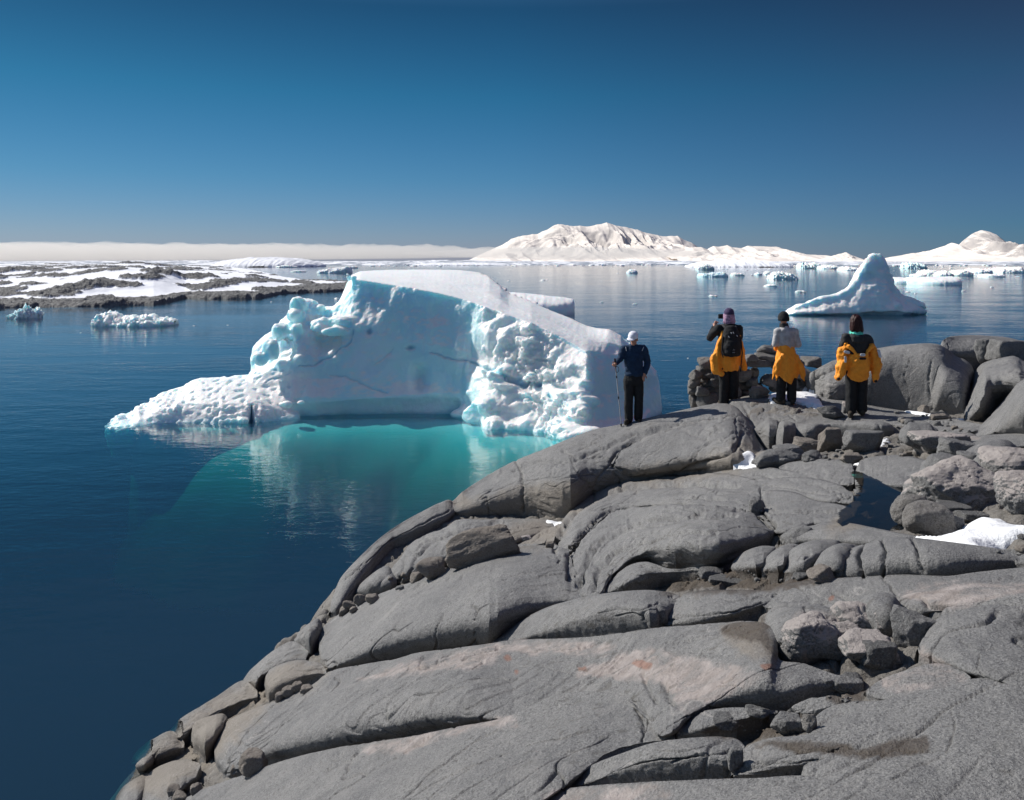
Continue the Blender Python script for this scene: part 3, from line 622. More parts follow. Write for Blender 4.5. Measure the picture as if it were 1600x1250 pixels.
def rock_material(name, ground=False, lo=0.165, hi=0.25, warm=0.0, pinkness=0.0):
    t = NT(name)
    a = t.tex(0.9, 6, 0.6); b = t.tex(7.0, 6, 0.65); g = t.tex(95.0, 4, 0.8); g2 = t.tex(38.0, 4, 0.7)
    c0 = (lo, lo * 1.0, lo * 1.01); c1 = (hi, hi * 0.99, hi * 0.97)
    base_c = t.ramp(t.math('ADD', t.math('MULTIPLY', a.outputs[0], 0.5), t.math('MULTIPLY', b.outputs[0], 0.5)), [(0.36, c0), (0.62, c1)])
    # lichen black flecks and mineral grain
    base_c = t.mix(t.ramp(g.outputs[0], [(0.38, 0.65), (0.5, 0.0)]), base_c, (0.055, 0.055, 0.055))
    base_c = t.mix(t.ramp(g.outputs[0], [(0.55, 0.0), (0.66, 0.5)]), base_c, (0.42, 0.41, 0.40))
    dk = t.ramp(g2.outputs[0], [(0.36, 0.65), (0.46, 0.0)])
    base_c = t.mix(t.math('MULTIPLY', dk, t.ramp(a.outputs[0], [(0.42, 0.15), (0.58, 0.95)])), base_c, (0.055, 0.053, 0.05))
    m_ = t.tex(2.6, 5, 0.7, dist=0.4); base_c = t.mix(t.ramp(m_.outputs[0], [(0.56, 0.0), (0.70, 0.30)]), base_c, (0.085, 0.082, 0.076))
    m_ = t.tex(1.7, 5, 0.7, dist=0.8); base_c = t.mix(t.ramp(m_.outputs[0], [(0.55, 0.0), (0.70, 0.35)]), base_c, (0.30, 0.29, 0.275))
    if ground:
        base_c = t.mix(t.math('MULTIPLY', t.attr('hard'), 0.45), base_c, (0.15, 0.128, 0.10))
        base_c = t.mix(t.math('MULTIPLY', t.attr('tan'), 0.36), base_c, (0.26, 0.205, 0.14))
        pk = t.mix(t.ramp(b.outputs[0], [(0.38, 0.0), (0.66, 1.0)]), (0.27, 0.235, 0.215), (0.43, 0.38, 0.36))
        base_c = t.mix(t.math('MULTIPLY', t.attr('pink'), t.ramp(t.tex(3.2, 6, 0.7, dist=0.6).outputs[0], [(0.40, 0.12), (0.55, 0.92)])), base_c, pk)
        base_c = t.mix(t.math('MULTIPLY', t.attr('vein'), 0.5), base_c, (0.42, 0.40, 0.38))
        base_c = t.mix(t.math('MULTIPLY', t.attr('orange'), 0.55), base_c, (0.26, 0.10, 0.05))
        base_c = t.mix(t.math('MULTIPLY', t.attr('spots'), 0.45), base_c, (0.075, 0.068, 0.055))
        base_c = t.mix(t.math('MULTIPLY', t.attr('brown'), 0.75), base_c, (0.070, 0.052, 0.036))
        base_c = t.mix(t.math('MULTIPLY', t.attr('wet'), 0.85), base_c, (0.045, 0.042, 0.032))
    if warm: base_c = t.mix(warm, base_c, (0.24, 0.18, 0.12))
    if pinkness:
        geo = t.n('NewGeometry'); sp = t.n('SeparateXYZ'); t.l(geo.outputs['Normal'], sp.inputs[0])
        pm = t.math('MULTIPLY', t.ramp(t.math('ADD', sp.outputs['Z'], t.math('MULTIPLY', b.outputs[0], 0.4)), [(0.5, 0.0), (0.72, 1.0)]), pinkness)
        base_c = t.mix(pm, base_c, (0.38, 0.34, 0.32))
    hgt = t.math('ADD', t.math('MULTIPLY', g2.outputs[0], 1.0), t.math('ADD', t.math('MULTIPLY', b.outputs[0], 0.9), t.math('MULTIPLY', g.outputs[0], 0.5)))
    nrm = t.bump(hgt, 0.95, 0.024)
    rgh = 0.72
    if ground: rgh = t.ramp(t.math('ADD', t.attr('wet'), t.math('MULTIPLY', t.attr('brown'), 0.8), True), [(0.0, 0.74), (1.0, 0.35)])
    t.princ(base_c, rgh, nrm, spec=0.3)
    return t.m
M_ROCK = rock_material('shore_rock', ground=True)
shore = link('rocky_shore', me, M_ROCK); tag(shore, kind='structure')
shore['label'] = 'smooth grey bedrock shore of rounded whaleback slabs sloping down to the sea'

from mathutils.bvhtree import BVHTree
_bm = BVHTree.FromPolygons([tuple(v) for v in VV.tolist()], [tuple(f) for f in FF.tolist()], all_triangles=False)
def ground_at(x, y, default=None):
    h = _bm.ray_cast(Vector((x, y, 8.0)), Vector((0, 0, -1)))
    return h[0].z if h[0] is not None else float(base(np.array([x]), np.array([y]))[0])
def hit(px, py):
    d = Vector(((px - 800) / F, 1.0, -(py - HZ) / F)).normalized()
    h = _bm.ray_cast(Vector((0, 0, H)), d)
    return np.array(h[0]) if h[0] is not None else onbase(px, py)
# ------------------------------------------------------------------ the sea
def sea_material():
    t = NT('sea_water')
    geo = t.n('NewGeometry')
    mp = t.n('Mapping'); t.l(geo.outputs['Position'], mp.inputs['Vector']); mp.inputs['Scale'].default_value = (1.0, 1.9, 1.0)
    v = mp.outputs[0]
    w1 = t.tex(2.6, 3, 0.55, v); w2 = t.tex(0.55, 2, 0.5, v); w3 = t.tex(0.045, 4, 0.6, v)
    amp = t.ramp(w3.outputs[0], [(0.38, 0.35), (0.60, 1.0)])
    hgt = t.math('MULTIPLY', t.math('ADD', w1.outputs[0], t.math('MULTIPLY', w2.outputs[0], 2.0)), amp)
    nrm = t.bump(hgt, 1.0, 0.014)
    lw = t.n('LayerWeight'); t.l(nrm, lw.inputs['Normal'])
    fr = t.math('ADD', t.math('MULTIPLY', t.math('POWER', lw.outputs['Facing'], 5.0), 0.94), 0.022)
    gl = t.n('BsdfGlossy'); gl.inputs['Roughness'].default_value = 0.05; t.l(nrm, gl.inputs['Normal'])
    gl.inputs['Color'].default_value = (1, 1, 1, 1)
    tr = t.n('BsdfTransparent'); tr.inputs['Color'].default_value = (0.92, 0.97, 1.0, 1)
    df = t.n('BsdfDiffuse'); df.inputs['Color'].default_value = (0.022, 0.080, 0.150, 1)
    m1 = t.n('MixShader'); m1.inputs[0].default_value = 0.28; t.l(tr.outputs[0], m1.inputs[1]); t.l(df.outputs[0], m1.inputs[2])
    m2 = t.n('MixShader'); t.l(fr, m2.inputs[0]); t.l(m1.outputs[0], m2.inputs[1]); t.l(gl.outputs[0], m2.inputs[2])
    t.l(m2.outputs[0], t.out.inputs['Surface'])
    va = t.n('VolumeAbsorption'); va.inputs['Color'].default_value = (0.10, 0.855, 0.83, 1); va.inputs['Density'].default_value = 1.75
    t.l(va.outputs[0], t.out.inputs['Volume'])
    return t.m
bm = bmesh.new()
S = 60000.0; D = 14.0
vt = [bm.verts.new(p) for p in [(-S, -200, 0), (S, -200, 0), (S, S, 0), (-S, S, 0), (-S, -200, -D), (S, -200, -D), (S, S, -D), (-S, S, -D)]]
for f in [(0, 1, 2, 3), (7, 6, 5, 4), (0, 4, 5, 1), (1, 5, 6, 2), (2, 6, 7, 3), (3, 7, 4, 0)]:
    bm.faces.new([vt[i] for i in f])
bmesh.ops.recalc_face_normals(bm, faces=bm.faces)
me = bpy.data.meshes.new('sea'); bm.to_mesh(me); bm.free()
sea = link('sea', me, sea_material()); tag(sea, kind='structure')
t = NT('seabed'); t.princ((0.02, 0.05, 0.07), 0.9)
me = mesh_np('seabed', np.array([(-S, -300, -D - 0.5), (S, -300, -D - 0.5), (S, S, -D - 0.5), (-S, S, -D - 0.5)]), np.array([(0, 1, 2, 3)]))
sb = link('seabed', me, t.m); tag(sb, kind='structure')
# ------------------------------------------------------------------ ice
def ice_material(name, blue=1.0, sss=0.0):
    """white for snow and the sunlit berg end where the attribute is 1, pale blue glacier ice where it is 0"""
    t = NT(name)
    a = t.tex(0.55, 5, 0.55); b = t.tex(6.0, 5, 0.6); c = t.tex(30.0, 3, 0.6)
    ice = t.ramp(a.outputs[0], [(0.34, (0.55, 0.84, 0.96)), (0.5, (0.62, 0.90, 0.95)), (0.66, (0.70, 0.88, 1.0))])
    sn = t.attr('snow')
    col_ = t.mix(sn, ice, t.ramp(b.outputs[0], [(0.3, (0.86, 0.88, 0.88)), (0.7, (0.92, 0.92, 0.89))]))
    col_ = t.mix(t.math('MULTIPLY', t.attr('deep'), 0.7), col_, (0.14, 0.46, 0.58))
    hgt = t.math('ADD', t.math('MULTIPLY', b.outputs[0], 1.5), t.math('MULTIPLY', c.outputs[0], 0.4))
    nrm = t.bump(hgt, 0.55, 0.05)
    p = t.princ(col_, 0.45, nrm, spec=0.3)
    if sss:
        p.subsurface_method = 'RANDOM_WALK'; p.inputs['Subsurface Weight'].default_value = sss
        p.inputs['Subsurface Radius'].default_value = (0.35, 0.8, 1.0)
        p.inputs['Subsurface Scale'].default_value = 0.6
    return t.m
M_ICE = ice_material('iceberg_ice', sss=0.6)

def tri_fan(rings):
    """closed solid from a row of rings with equal point counts"""
    rings = np.array(rings, dtype=float); n, m = rings.shape[:2]
    v = rings.reshape(-1, 3).tolist(); f = []
    for i in range(n - 1):
        for j in range(m):
            k = (j + 1) % m
            f.append((i * m + j, i * m + k, (i + 1) * m + k, (i + 1) * m + j))
    for i, s in ((0, -1), (n - 1, 1)):
        c = len(v); v.append(rings[i].mean(0).tolist())
        for j in range(m):
            k = (j + 1) % m
            f.append((c, i * m + j, i * m + k) if s > 0 else (c, i * m + k, i * m + j))
    return v, f
def resample_st(st, step):
    """densify a table of stations along its first column"""
    st = np.array(st, dtype=float); x = st[:, 0]; xs = [x[0]]
    for i in range(len(x) - 1):
        n = max(1, int(abs(x[i + 1] - x[i]) / step)); xs += list(np.linspace(x[i], x[i + 1], n + 1)[1:])
    return np.array([[np.interp(q, x, st[:, c]) for c in range(st.shape[1])] for q in xs])
def fuse(name, parts, voxel, smooth=0, iters=0):
    """union of closed solids as one even mesh: returns vertices, faces (quads), normals"""
    me = bpy.data.meshes.new(name + '_tmp'); V, Fc = [], []
    for v, f in parts:
        o = len(V); V += v; Fc += [tuple(i + o for i in q) for q in f]
    me.from_pydata(V, [], Fc); me.update()
    bm = bmesh.new(); bm.from_mesh(me); bmesh.ops.recalc_face_normals(bm, faces=bm.faces); bm.to_mesh(me); bm.free()
    o = bpy.data.objects.new(name + '_tmp', me); col.objects.link(o)
    r = o.modifiers.new('r', 'REMESH'); r.mode = 'VOXEL'; r.voxel_size = voxel; r.adaptivity = 0
    if iters:
        s = o.modifiers.new('s', 'SMOOTH'); s.factor = 0.5; s.iterations = iters
    dg = bpy.context.evaluated_depsgraph_get(); ev = o.evaluated_get(dg); m = ev.to_mesh()
    nv = len(m.vertices); co = np.empty(nv * 3, dtype=np.float32); m.vertices.foreach_get('co', co)
    no = np.empty(nv * 3, dtype=np.float32); m.vertices.foreach_get('normal', no)
    nf = len(m.polygons); ls = np.empty(nf, dtype=np.int32); m.polygons.foreach_get('loop_total', ls)
    li = np.empty(len(m.loops), dtype=np.int32); m.loops.foreach_get('vertex_index', li)
    ev.to_mesh_clear(); bpy.data.objects.remove(o); bpy.data.meshes.remove(me)
    if (ls == 4).all(): f = li.reshape(-1, 4)
    else:
        st = np.r_[0, np.cumsum(ls)[:-1]]; q = st[ls == 4]; f = li[q[:, None] + np.arange(4)]
    return co.reshape(-1, 3).astype(float), f, no.reshape(-1, 3).astype(float)
def renormal(v, f):
    fn = np.cross(v[f[:, 2]] - v[f[:, 0]], v[f[:, 3]] - v[f[:, 1]]); n = np.zeros_like(v)
    for k in range(4): np.add.at(n, f[:, k], fn)
    return n / (np.linalg.norm(n, axis=1)[:, None] + 1e-12)
def pxy(v): return v[:, 0] / v[:, 1] * F + 800, HZ + (H - v[:, 2]) / v[:, 1] * F
def ball(c, r, sz=(1, 1, 1)):
    bm = bmesh.new(); bmesh.ops.create_icosphere(bm, subdivisions=2, radius=1.0)
    v = [(c[0] + q.co.x * r * sz[0], c[1] + q.co.y * r * sz[1], c[2] + q.co.z * r * sz[2]) for q in bm.verts]
    f = [tuple(a.index for a in q.verts) for q in bm.faces]; bm.free(); return v, f

# ---- the great iceberg: px, waterline py, ledge (py, Y), face (py, Y), rim (py, Y), back (py, Y)
ST = [
 (386,657, 640,30.3, 612,31.4, 584,32.3, 581,33.2),
 (390,657, 636,30.4, 600,31.5, 562,32.5, 558,33.4),
 (398,656, 632,30.5, 590,31.6, 545,32.7, 541,33.6),
 (420,655, 630,30.5, 580,31.7, 524,33.0, 520,34.0),
 (440,654, 630,30.5, 570,31.8, 504,33.2, 500,34.2),
 (455,653, 630,30.5, 562,31.9, 490,33.3, 486,34.3),
 (463,652, 630,30.6, 556,32.0, 477,33.4, 473,34.4),
 (480,651, 629,30.6, 552,32.1, 472,33.4, 469,34.5),
 (492,651, 629,30.6, 555,32.2, 476,33.4, 473,34.8),
 (503,650, 628,30.7, 556,32.3, 487,33.4, 484,35.0),
 (518,650, 628,30.7, 556,32.4, 484,33.4, 480,35.4),
 (534,649, 627,30.7, 548,32.5, 470,33.3, 463,36.5),
 (542,649, 627,30.7, 540,32.5, 452,33.1, 444,39.0),
 (548,649, 626,30.7, 535,32.5, 438,33.0, 430,41.0),
 (562,649, 625,30.8, 532,32.5, 437,32.9, 424,44.0),
 (600,648, 622,30.9, 532,32.5, 443,32.8, 422,45.0),
 (640,648, 618,31.0, 535,32.5, 449,32.6, 421,45.0),
 (690,649, 614,31.0, 542,32.3, 459,32.3, 421,45.0),
 (722,650, 616,30.8, 550,31.9, 467,32.0, 422,45.0),
 (745,658, 625,29.9, 560,31.2, 474,31.6, 425,44.5),
 (765,667, 635,29.2, 570,30.4, 481,31.2, 433,42.0),
 (782,671, 640,28.9, 575,30.0, 487,30.9, 446,39.5),
 (795,672, 642,28.8, 580,29.8, 492,30.7, 459,38.0),
 (830,673, 640,28.6, 590,29.4, 504,30.2, 471,36.5),
 (862,680, 645,28.0, 600,28.8, 519,29.7, 485,35.5),
 (885,688, 650,27.4, 610,28.3, 531,29.4, 494,34.8),
 (905,692, 655,27.1, 612,28.0, 543,29.0, 503,34.0),
 (917,691, 655,27.2, 615,27.9, 550,28.7, 508,33.6),
 (932,690, 656,27.6, 615,28.5, 551,29.2, 512,33.2),
 (952,686, 655,28.3, 615,29.2, 553,29.8, 514,32.8),
 (972,680, 652,29.0, 612,29.8, 556,30.4, 524,32.6),
 (992,672, 648,29.7, 610,30.4, 560,30.9, 538,32.6),
 (1008,662, 644,30.3, 606,30.9, 565,31.3, 553,32.5),
 (1020,652, 636,30.9, 604,31.3, 572,31.6, 566,32.4),
 (1031,646, 630,31.6, 600,31.8, 580,31.9, 577,32.3)]
rings = []
for (px, w_, l_, lY, f_, fY, r_, rY, b_, bY) in resample_st(ST, 7):
    fY -= 0.75 * float(sstep(425, 470, px) * sstep(745, 715, px))
    Yw = F * H / (w_ - HZ); pw = P(px, w_, Yw)
    und = 0.25 if 420 < px < 730 else 0.0
    a = [np.array([pw[0], Yw + 0.9, -1.6]), np.array([pw[0], Yw + und + 0.15, -0.5]), pw + np.array([0, und, 0]), P(px, l_, lY), P(px, 0.5 * (l_ + f_), 0.5 * (lY + fY) + (0.15 if px < 740 else -0.1)), P(px, f_, fY),
         P(px, 0.45 * f_ + 0.55 * r_, 0.45 * fY + 0.55 * rY + (0.1 if px < 740 else -0.12)), P(px, r_, rY), P(px, r_ + (b_ - r_) * 0.45, rY + (bY - rY) * 0.3), P(px, b_, bY)]
    bk = a[-1]
    a += [np.array([bk[0], bk[1] + 0.5, bk[2] * 0.6]), np.array([bk[0], bk[1] + 0.8, -0.5]), np.array([bk[0], bk[1] - 0.5, -1.6])]
    rings.append(a)
parts = [tri_fan(rings)]
TOE = [(163,667,665,29.4),(168,668,660,29.8),(180,669,650,30.2),(190,669,645,30.4),(203,668,647,30.5),(212,667,638,30.6),(218,666,631,30.7),(225,665,634,30.8),(238,663,622,31.0),(250,662,612,31.2),(268,661,606,31.4),(282,661,603,31.5),
       (300,661,592,31.8),(315,661,588,31.9),(345,662,587,32.0),(385,662,584,32.2),(410,660,592,32.0),(430,658,604,31.8),(450,656,618,31.4),(466,654,640,30.9)]
rings = []
for (px, w_, t_, tY) in resample_st(TOE, 6):
    Yw = F * H / (w_ - HZ); pw = P(px, w_, Yw); tp = P(px, t_, tY); h_ = tp[2]
    rings.append([np.array([pw[0], Yw + 0.6, -1.2]), pw + np.array([0, -0.05, -0.3]), pw, pw + (tp - pw) * 0.25 + np.array([0, -0.05, 0.22 * h_]), pw + (tp - pw) * 0.6 + np.array([0, 0, 0.16 * h_]), tp,
                  np.array([tp[0], tp[1] + 0.7, h_ * 0.55]), np.array([tp[0], tp[1] + 1.2, -0.3]), np.array([tp[0], tp[1] + 0.6, -1.2])])
parts.append(tri_fan(rings))
rb = random.Random(4)
for (px, py, Y, r, sz) in [(468,480,33.2,.35,(1,1,1.1)),(482,476,33.7,.38,(1.2,1,.9)),(497,484,33.4,.25,(1.2,1,.8)),(463,492,32.9,.33,(1.3,1,.8)),(505,505,32.4,.42,(1.3,1,.6)),(535,503,32.3,.45,(1.5,.9,.6)),(522,518,31.9,.42,(1.6,.9,.55)),(556,513,32.1,.25,(1,1,1)),(500,512,32.1,.3,(1.3,1,.7)),
                           (425,545,31.7,.35,(1,1,1.3)),(440,520,32.2,.35,(1,1,1.2)),(408,560,31.5,.3,(1,1,1)),(465,520,32.3,.3,(.8,1,1.4)),(447,632,30.0,.18,(1.6,1,.8)),(470,630,30.3,.14,(1.4,1,.8)),(216,640,30.5,.12,(.7,.7,1.6)),(222,636,30.6,.08,(.5,.6,2.2)),
                           (584,562,31.9,.09,(1,1,1)),(581,580,31.6,.09,(1,1,1)),(553,437,33.2,.22,(1,1,.8)),(543,432,33.9,.14,(1,1,1))]:
    parts.append(ball(P(px, py, Y), r, sz))
for i in range(60):     # broken ice heaped along the sunlit end
    px = rb.uniform(725, 925); q = (px - 725) / 200
    w_ = np.interp(px, [725, 765, 830, 885, 925], [652, 667, 672, 688, 690]); top_ = np.interp(px, [725, 765, 917, 925], [610, 490, 556, 560])
    s = rb.random() ** 1.4; py = w_ - s * (w_ - top_ - 12)
    Y = np.interp(s, [0, 1], [F * H / (w_ - HZ), np.interp(px, [725, 917], [31.6, 28.9])]) + 0.05
    parts.append(ball(P(px, py, Y), rb.uniform(0.18, 0.50) * (1.1 - 0.5 * s), (rb.uniform(.9, 1.5), .8, rb.uniform(.6, 1.0))))
v, f, n = fuse('iceberg', parts, 0.048, iters=3)
px_, py_ = pxy(v); x, y, z = v.T
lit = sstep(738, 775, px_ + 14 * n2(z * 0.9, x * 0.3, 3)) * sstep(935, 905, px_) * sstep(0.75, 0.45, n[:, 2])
toe = sstep(470, 440, px_ + (py_ - 640) * 0.6) * sstep(575, 590, py_)
topm = sstep(0.72, 0.88, n[:, 2]) * sstep(0.6, 1.2, z)
face = np.clip(1 - lit - toe - topm, 0, 1)
bil = 1 - np.abs(fbm3(x * 1.3, y * 1.3, z * 1.3, 4, 210, 0.55)) * 2
bil2 = np.abs(fbm3(x * 2.6, y * 2.6, z * 3.2, 4, 212, 0.6))
ridg = fbm3(x * 1.1, y * 1.1, z * 0.5, 4, 215, 0.5)
bil1 = np.abs(fbm3(x * 0.9 + 3, y * 0.9, z * 1.1, 2, 213, 0.5))
var = sstep(-0.3, 0.4, n3(x * 0.6, y * 0.6, z * 0.6, 214))
d = lit * (0.34 * bil1 + (0.05 + 0.14 * var) * bil2 - 0.12) + lit * (0.02 + 0.05 * var) * fbm3(x * 7, y * 7, z * 7, 3, 217)
tl = sstep(0.9, 0.35, z)
d += toe * ((0.04 + 0.16 * tl) * np.abs(fbm3(x * 1.5 + z, y * 1.5, z * 2.2, 4, 218, 0.55)) * (0.6 + n2(x * 0.8, y * 0.8, 228)) - 0.04 - 0.06 * sstep(0.25, 0.5, n3(x * 4, y * 4, z * 4, 219)))
d += topm * (0.02 * fbm3(x * 0.7, y * 0.7, z, 4, 220) + 0.006 * fbm3(x * 8, y * 8, z * 8, 2, 221))
scal = np.abs(fbm3(x * 0.8, y * 0.8, z * 0.55, 3, 222, 0.5))
upper = sstep(2.0, 4.0, z)
d += face * (0.16 * fbm3(x * 0.33, y * 0.33, z * 0.5, 2, 223) - 0.07 * scal + upper * (0.035 * ridg + 0.03 * fbm3(x * 4, y * 4, z * 2.5, 3, 224)) + 0.012 * fbm3(x * 5, y * 5, z * 5, 3, 225))
# wave cut band just above the water
d -= 0.10 * sstep(0.05, 0.35, z) * sstep(0.75, 0.45, z) * face * sstep(400, 460, px_) * sstep(740, 700, px_)
jag = sstep(540, 520, px_) * sstep(575, 560, py_)
d += jag * (0.13 * fbm3(x * 1.5, y * 1.5, z * 0.5, 3, 226, 0.5) - 0.03 * np.abs(fbm3(x * 3, y * 3, z * 1.5, 3, 227)))
front = n[:, 1] < 0.3
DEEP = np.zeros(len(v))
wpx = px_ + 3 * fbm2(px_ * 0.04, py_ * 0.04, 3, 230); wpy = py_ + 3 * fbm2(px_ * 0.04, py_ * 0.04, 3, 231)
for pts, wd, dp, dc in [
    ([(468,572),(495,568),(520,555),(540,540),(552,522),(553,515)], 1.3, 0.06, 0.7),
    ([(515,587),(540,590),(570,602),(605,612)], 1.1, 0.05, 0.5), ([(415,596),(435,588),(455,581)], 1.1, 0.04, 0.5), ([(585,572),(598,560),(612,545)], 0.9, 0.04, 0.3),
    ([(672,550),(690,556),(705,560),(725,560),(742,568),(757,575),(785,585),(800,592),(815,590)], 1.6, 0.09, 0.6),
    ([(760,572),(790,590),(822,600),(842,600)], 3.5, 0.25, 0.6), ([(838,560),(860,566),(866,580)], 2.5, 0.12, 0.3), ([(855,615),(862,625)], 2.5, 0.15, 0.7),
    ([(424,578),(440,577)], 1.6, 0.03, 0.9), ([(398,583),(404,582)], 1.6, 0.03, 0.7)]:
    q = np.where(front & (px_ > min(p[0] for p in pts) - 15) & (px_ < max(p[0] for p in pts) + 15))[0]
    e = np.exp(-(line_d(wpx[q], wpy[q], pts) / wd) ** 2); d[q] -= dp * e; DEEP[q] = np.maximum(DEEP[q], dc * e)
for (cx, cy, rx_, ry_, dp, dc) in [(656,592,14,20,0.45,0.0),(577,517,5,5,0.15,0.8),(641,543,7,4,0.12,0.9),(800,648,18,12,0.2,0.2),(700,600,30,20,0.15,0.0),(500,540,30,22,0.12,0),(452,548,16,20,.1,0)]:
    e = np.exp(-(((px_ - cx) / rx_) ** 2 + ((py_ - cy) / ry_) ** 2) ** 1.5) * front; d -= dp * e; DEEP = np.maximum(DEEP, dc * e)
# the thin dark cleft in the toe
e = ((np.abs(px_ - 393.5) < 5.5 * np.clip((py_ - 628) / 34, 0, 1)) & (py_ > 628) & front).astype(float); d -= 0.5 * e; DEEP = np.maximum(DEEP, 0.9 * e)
v = v + n * d[:, None]
n = renormal(v, f)
snow = np.clip(sstep(0.35, 0.65, n[:, 2] + 0.15 * fbm3(x * 2, y * 2, z * 2, 2, 240)) + toe * 0.85 + lit * 0.95, 0, 1)  # snow on flat parts and toe; the sunlit end is whitened in colour too
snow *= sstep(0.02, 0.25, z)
# glassy blue seams in the shaded wall
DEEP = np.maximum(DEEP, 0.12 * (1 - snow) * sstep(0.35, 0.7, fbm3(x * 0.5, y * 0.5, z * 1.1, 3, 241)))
me = mesh_np('iceberg', v, f); attr(me, 'snow', snow); attr(me, 'deep', DEEP)
root = empty('iceberg', (-2.0, 31.0, 0))
tag(root, 'huge iceberg with flat snowy top, shaded blue wall and low lumpy toe', 'iceberg')
o = link('ice_body', me, M_ICE, root); o.matrix_parent_inverse = Matrix.Translation(-root.location)
# its foot under water: a smooth shelf that runs out from the waterline
WL = [P(px, w_, F * H / (w_ - HZ))[:2] for px, w_ in [(163,667)] + [(s_[0], s_[1]) for s_ in TOE[1:]] + [(s_[0], s_[1]) for s_ in ST[8:]]]
SH = [(150,668),(300,682),(378,680),(388,700),(410,722),(470,742),(560,756),(650,756),(715,748),(750,728),(800,722),(860,722),(960,715),(1040,660),(1000,600),(300,600),(160,650)]
shp = smooth_poly([P(a, b, F * H / (b - HZ))[:2] for a, b in SH], 3)
nx_, ny_ = 240, 180
X, Yg = np.meshgrid(np.linspace(-20, 9, nx_), np.linspace(13, 34, ny_))
dw = line_d(X, Yg, WL); sdp = poly_sd(X + 0.3 * n2(X * .3, Yg * .3, 250), Yg + 0.3 * n2(X * .3, Yg * .3, 251), shp)
def bowl(cx, cy, ax, ay, z0, k):
    q = np.sqrt(((X - cx) / ax) ** 2 + ((Yg - cy) / ay) ** 2) + 0.12 * n2(X * 0.35, Yg * 0.35, 252)
    return z0 - k * np.maximum(q, 0) ** 2
ds = line_d(X, Yg, [(-8.2, 30.4), (-6.0, 30.7), (-3.6, 30.8), (-1.8, 30.3), (0.4, 28.5), (3.2, 27.2)]) + 0.35 * n2(X * 0.45, Yg * 0.45, 253) * sstep(0, 2, 31 - Yg)
Zs = -0.14 - 0.80 * (np.maximum(ds, 0) / 2.7) ** 2
tz = -0.15 - 2.2 * np.maximum(line_d(X, Yg, WL[7:20]) - 0.1, 0)
Zs = np.where(tz > -0.8, np.maximum(Zs, tz), Zs)
gf0 = None
gf = grid_faces(nx_, ny_); gf = gf[Zs.reshape(-1)[gf].min(1) > -4.6]
me = mesh_np('submerged_foot', np.stack([X, Yg, Zs], -1).reshape(-1, 3), gf)
t = NT('submerged_ice'); nz = t.tex(0.8, 4, 0.6)
t.princ(t.ramp(nz.outputs[0], [(0.3, (0.80, 0.92, 0.90)), (0.7, (0.92, 0.96, 0.95))]), 0.7)
o = link('submerged_foot', me, t.m, root); o.matrix_parent_inverse = Matrix.Translation(-root.location)
o['label'] = 'turquoise underwater shelf of the iceberg'
# ------------------------------------------------------------------ snowy rock island at the left
def snow_rock_material(name, rock=(0.085, 0.086, 0.088), rock2=(0.24, 0.24, 0.235), snowc=(0.86, 0.88, 0.92), bs=0.9, bd=0.5, sc_=1.0):
    t = NT(name)
    a = t.tex(0.5 * sc_, 6, 0.6); b = t.tex(2.5 * sc_, 5, 0.65)
    r = t.ramp(t.math('ADD', t.math('MULTIPLY', a.outputs[0], 0.4), t.math('MULTIPLY', b.outputs[0], 0.6)), [(0.38, rock), (0.62, rock2)])
    c = t.mix(t.attr('snow'), r, snowc)
    nrm = t.bump(t.math('MULTIPLY', b.outputs[0], t.math('SUBTRACT', 1.0, t.math('MULTIPLY', t.attr('snow'), 0.85))), bs, bd)
    t.princ(c, 0.8, nrm, spec=0.2); return t.m
def pw(px, py): return P(px, py, F * H / (py - HZ))       # a point of the sea surface
nx_, ny_ = 760, 520
gxp = np.linspace(-330, 575, nx_); gYp = np.exp(np.linspace(math.log(88), math.log(420), ny_))
X = (gxp[None] - 800) / F * gYp[:, None]; Yg = np.repeat(gYp[:, None], nx_, 1)
# near shore as a function of the column, far shore likewise
near = np.interp(gxp, [-330, -100, 0, 60, 130, 200, 240, 256, 290, 330, 400, 424, 442, 470, 520, 548, 560, 575], [486, 484, 482, 481, 479, 478, 477, 474, 466, 468, 467, 463, 459, 458, 456, 454, 450, 440])
far_ = np.interp(gxp, [-330, 0, 200, 330, 400, 430, 470, 548, 575], [414, 414, 416, 420, 428, 434, 438, 440, 439])
Yn = F * H / (near - HZ); Yf_ = F * H / (far_ - HZ)
w1_ = 3.0 * fbm2(X * 0.12, Yg * 0.07, 4, 300)
sN = (Yg - Yn[None]) + w1_ * 0.6; sF = (Yf_[None] - Yg) + w1_ * 2
hgt_px = np.interp(gxp, [-330, 0, 60, 100, 160, 200, 250, 330, 380, 420, 470, 520, 560], [5.0, 5.2, 5.6, 5.9, 6.4, 6.8, 6.2, 4.6, 3.6, 2.6, 1.6, 1.3, 0.8])
ramp_ = sstep(0, 70, sN) * sstep(-2, 40, sF)
Zi = -1.5 + 1.6 * sstep(-1, 1.5, np.minimum(sN, sF)) + ramp_ * hgt_px[None] * 0.62
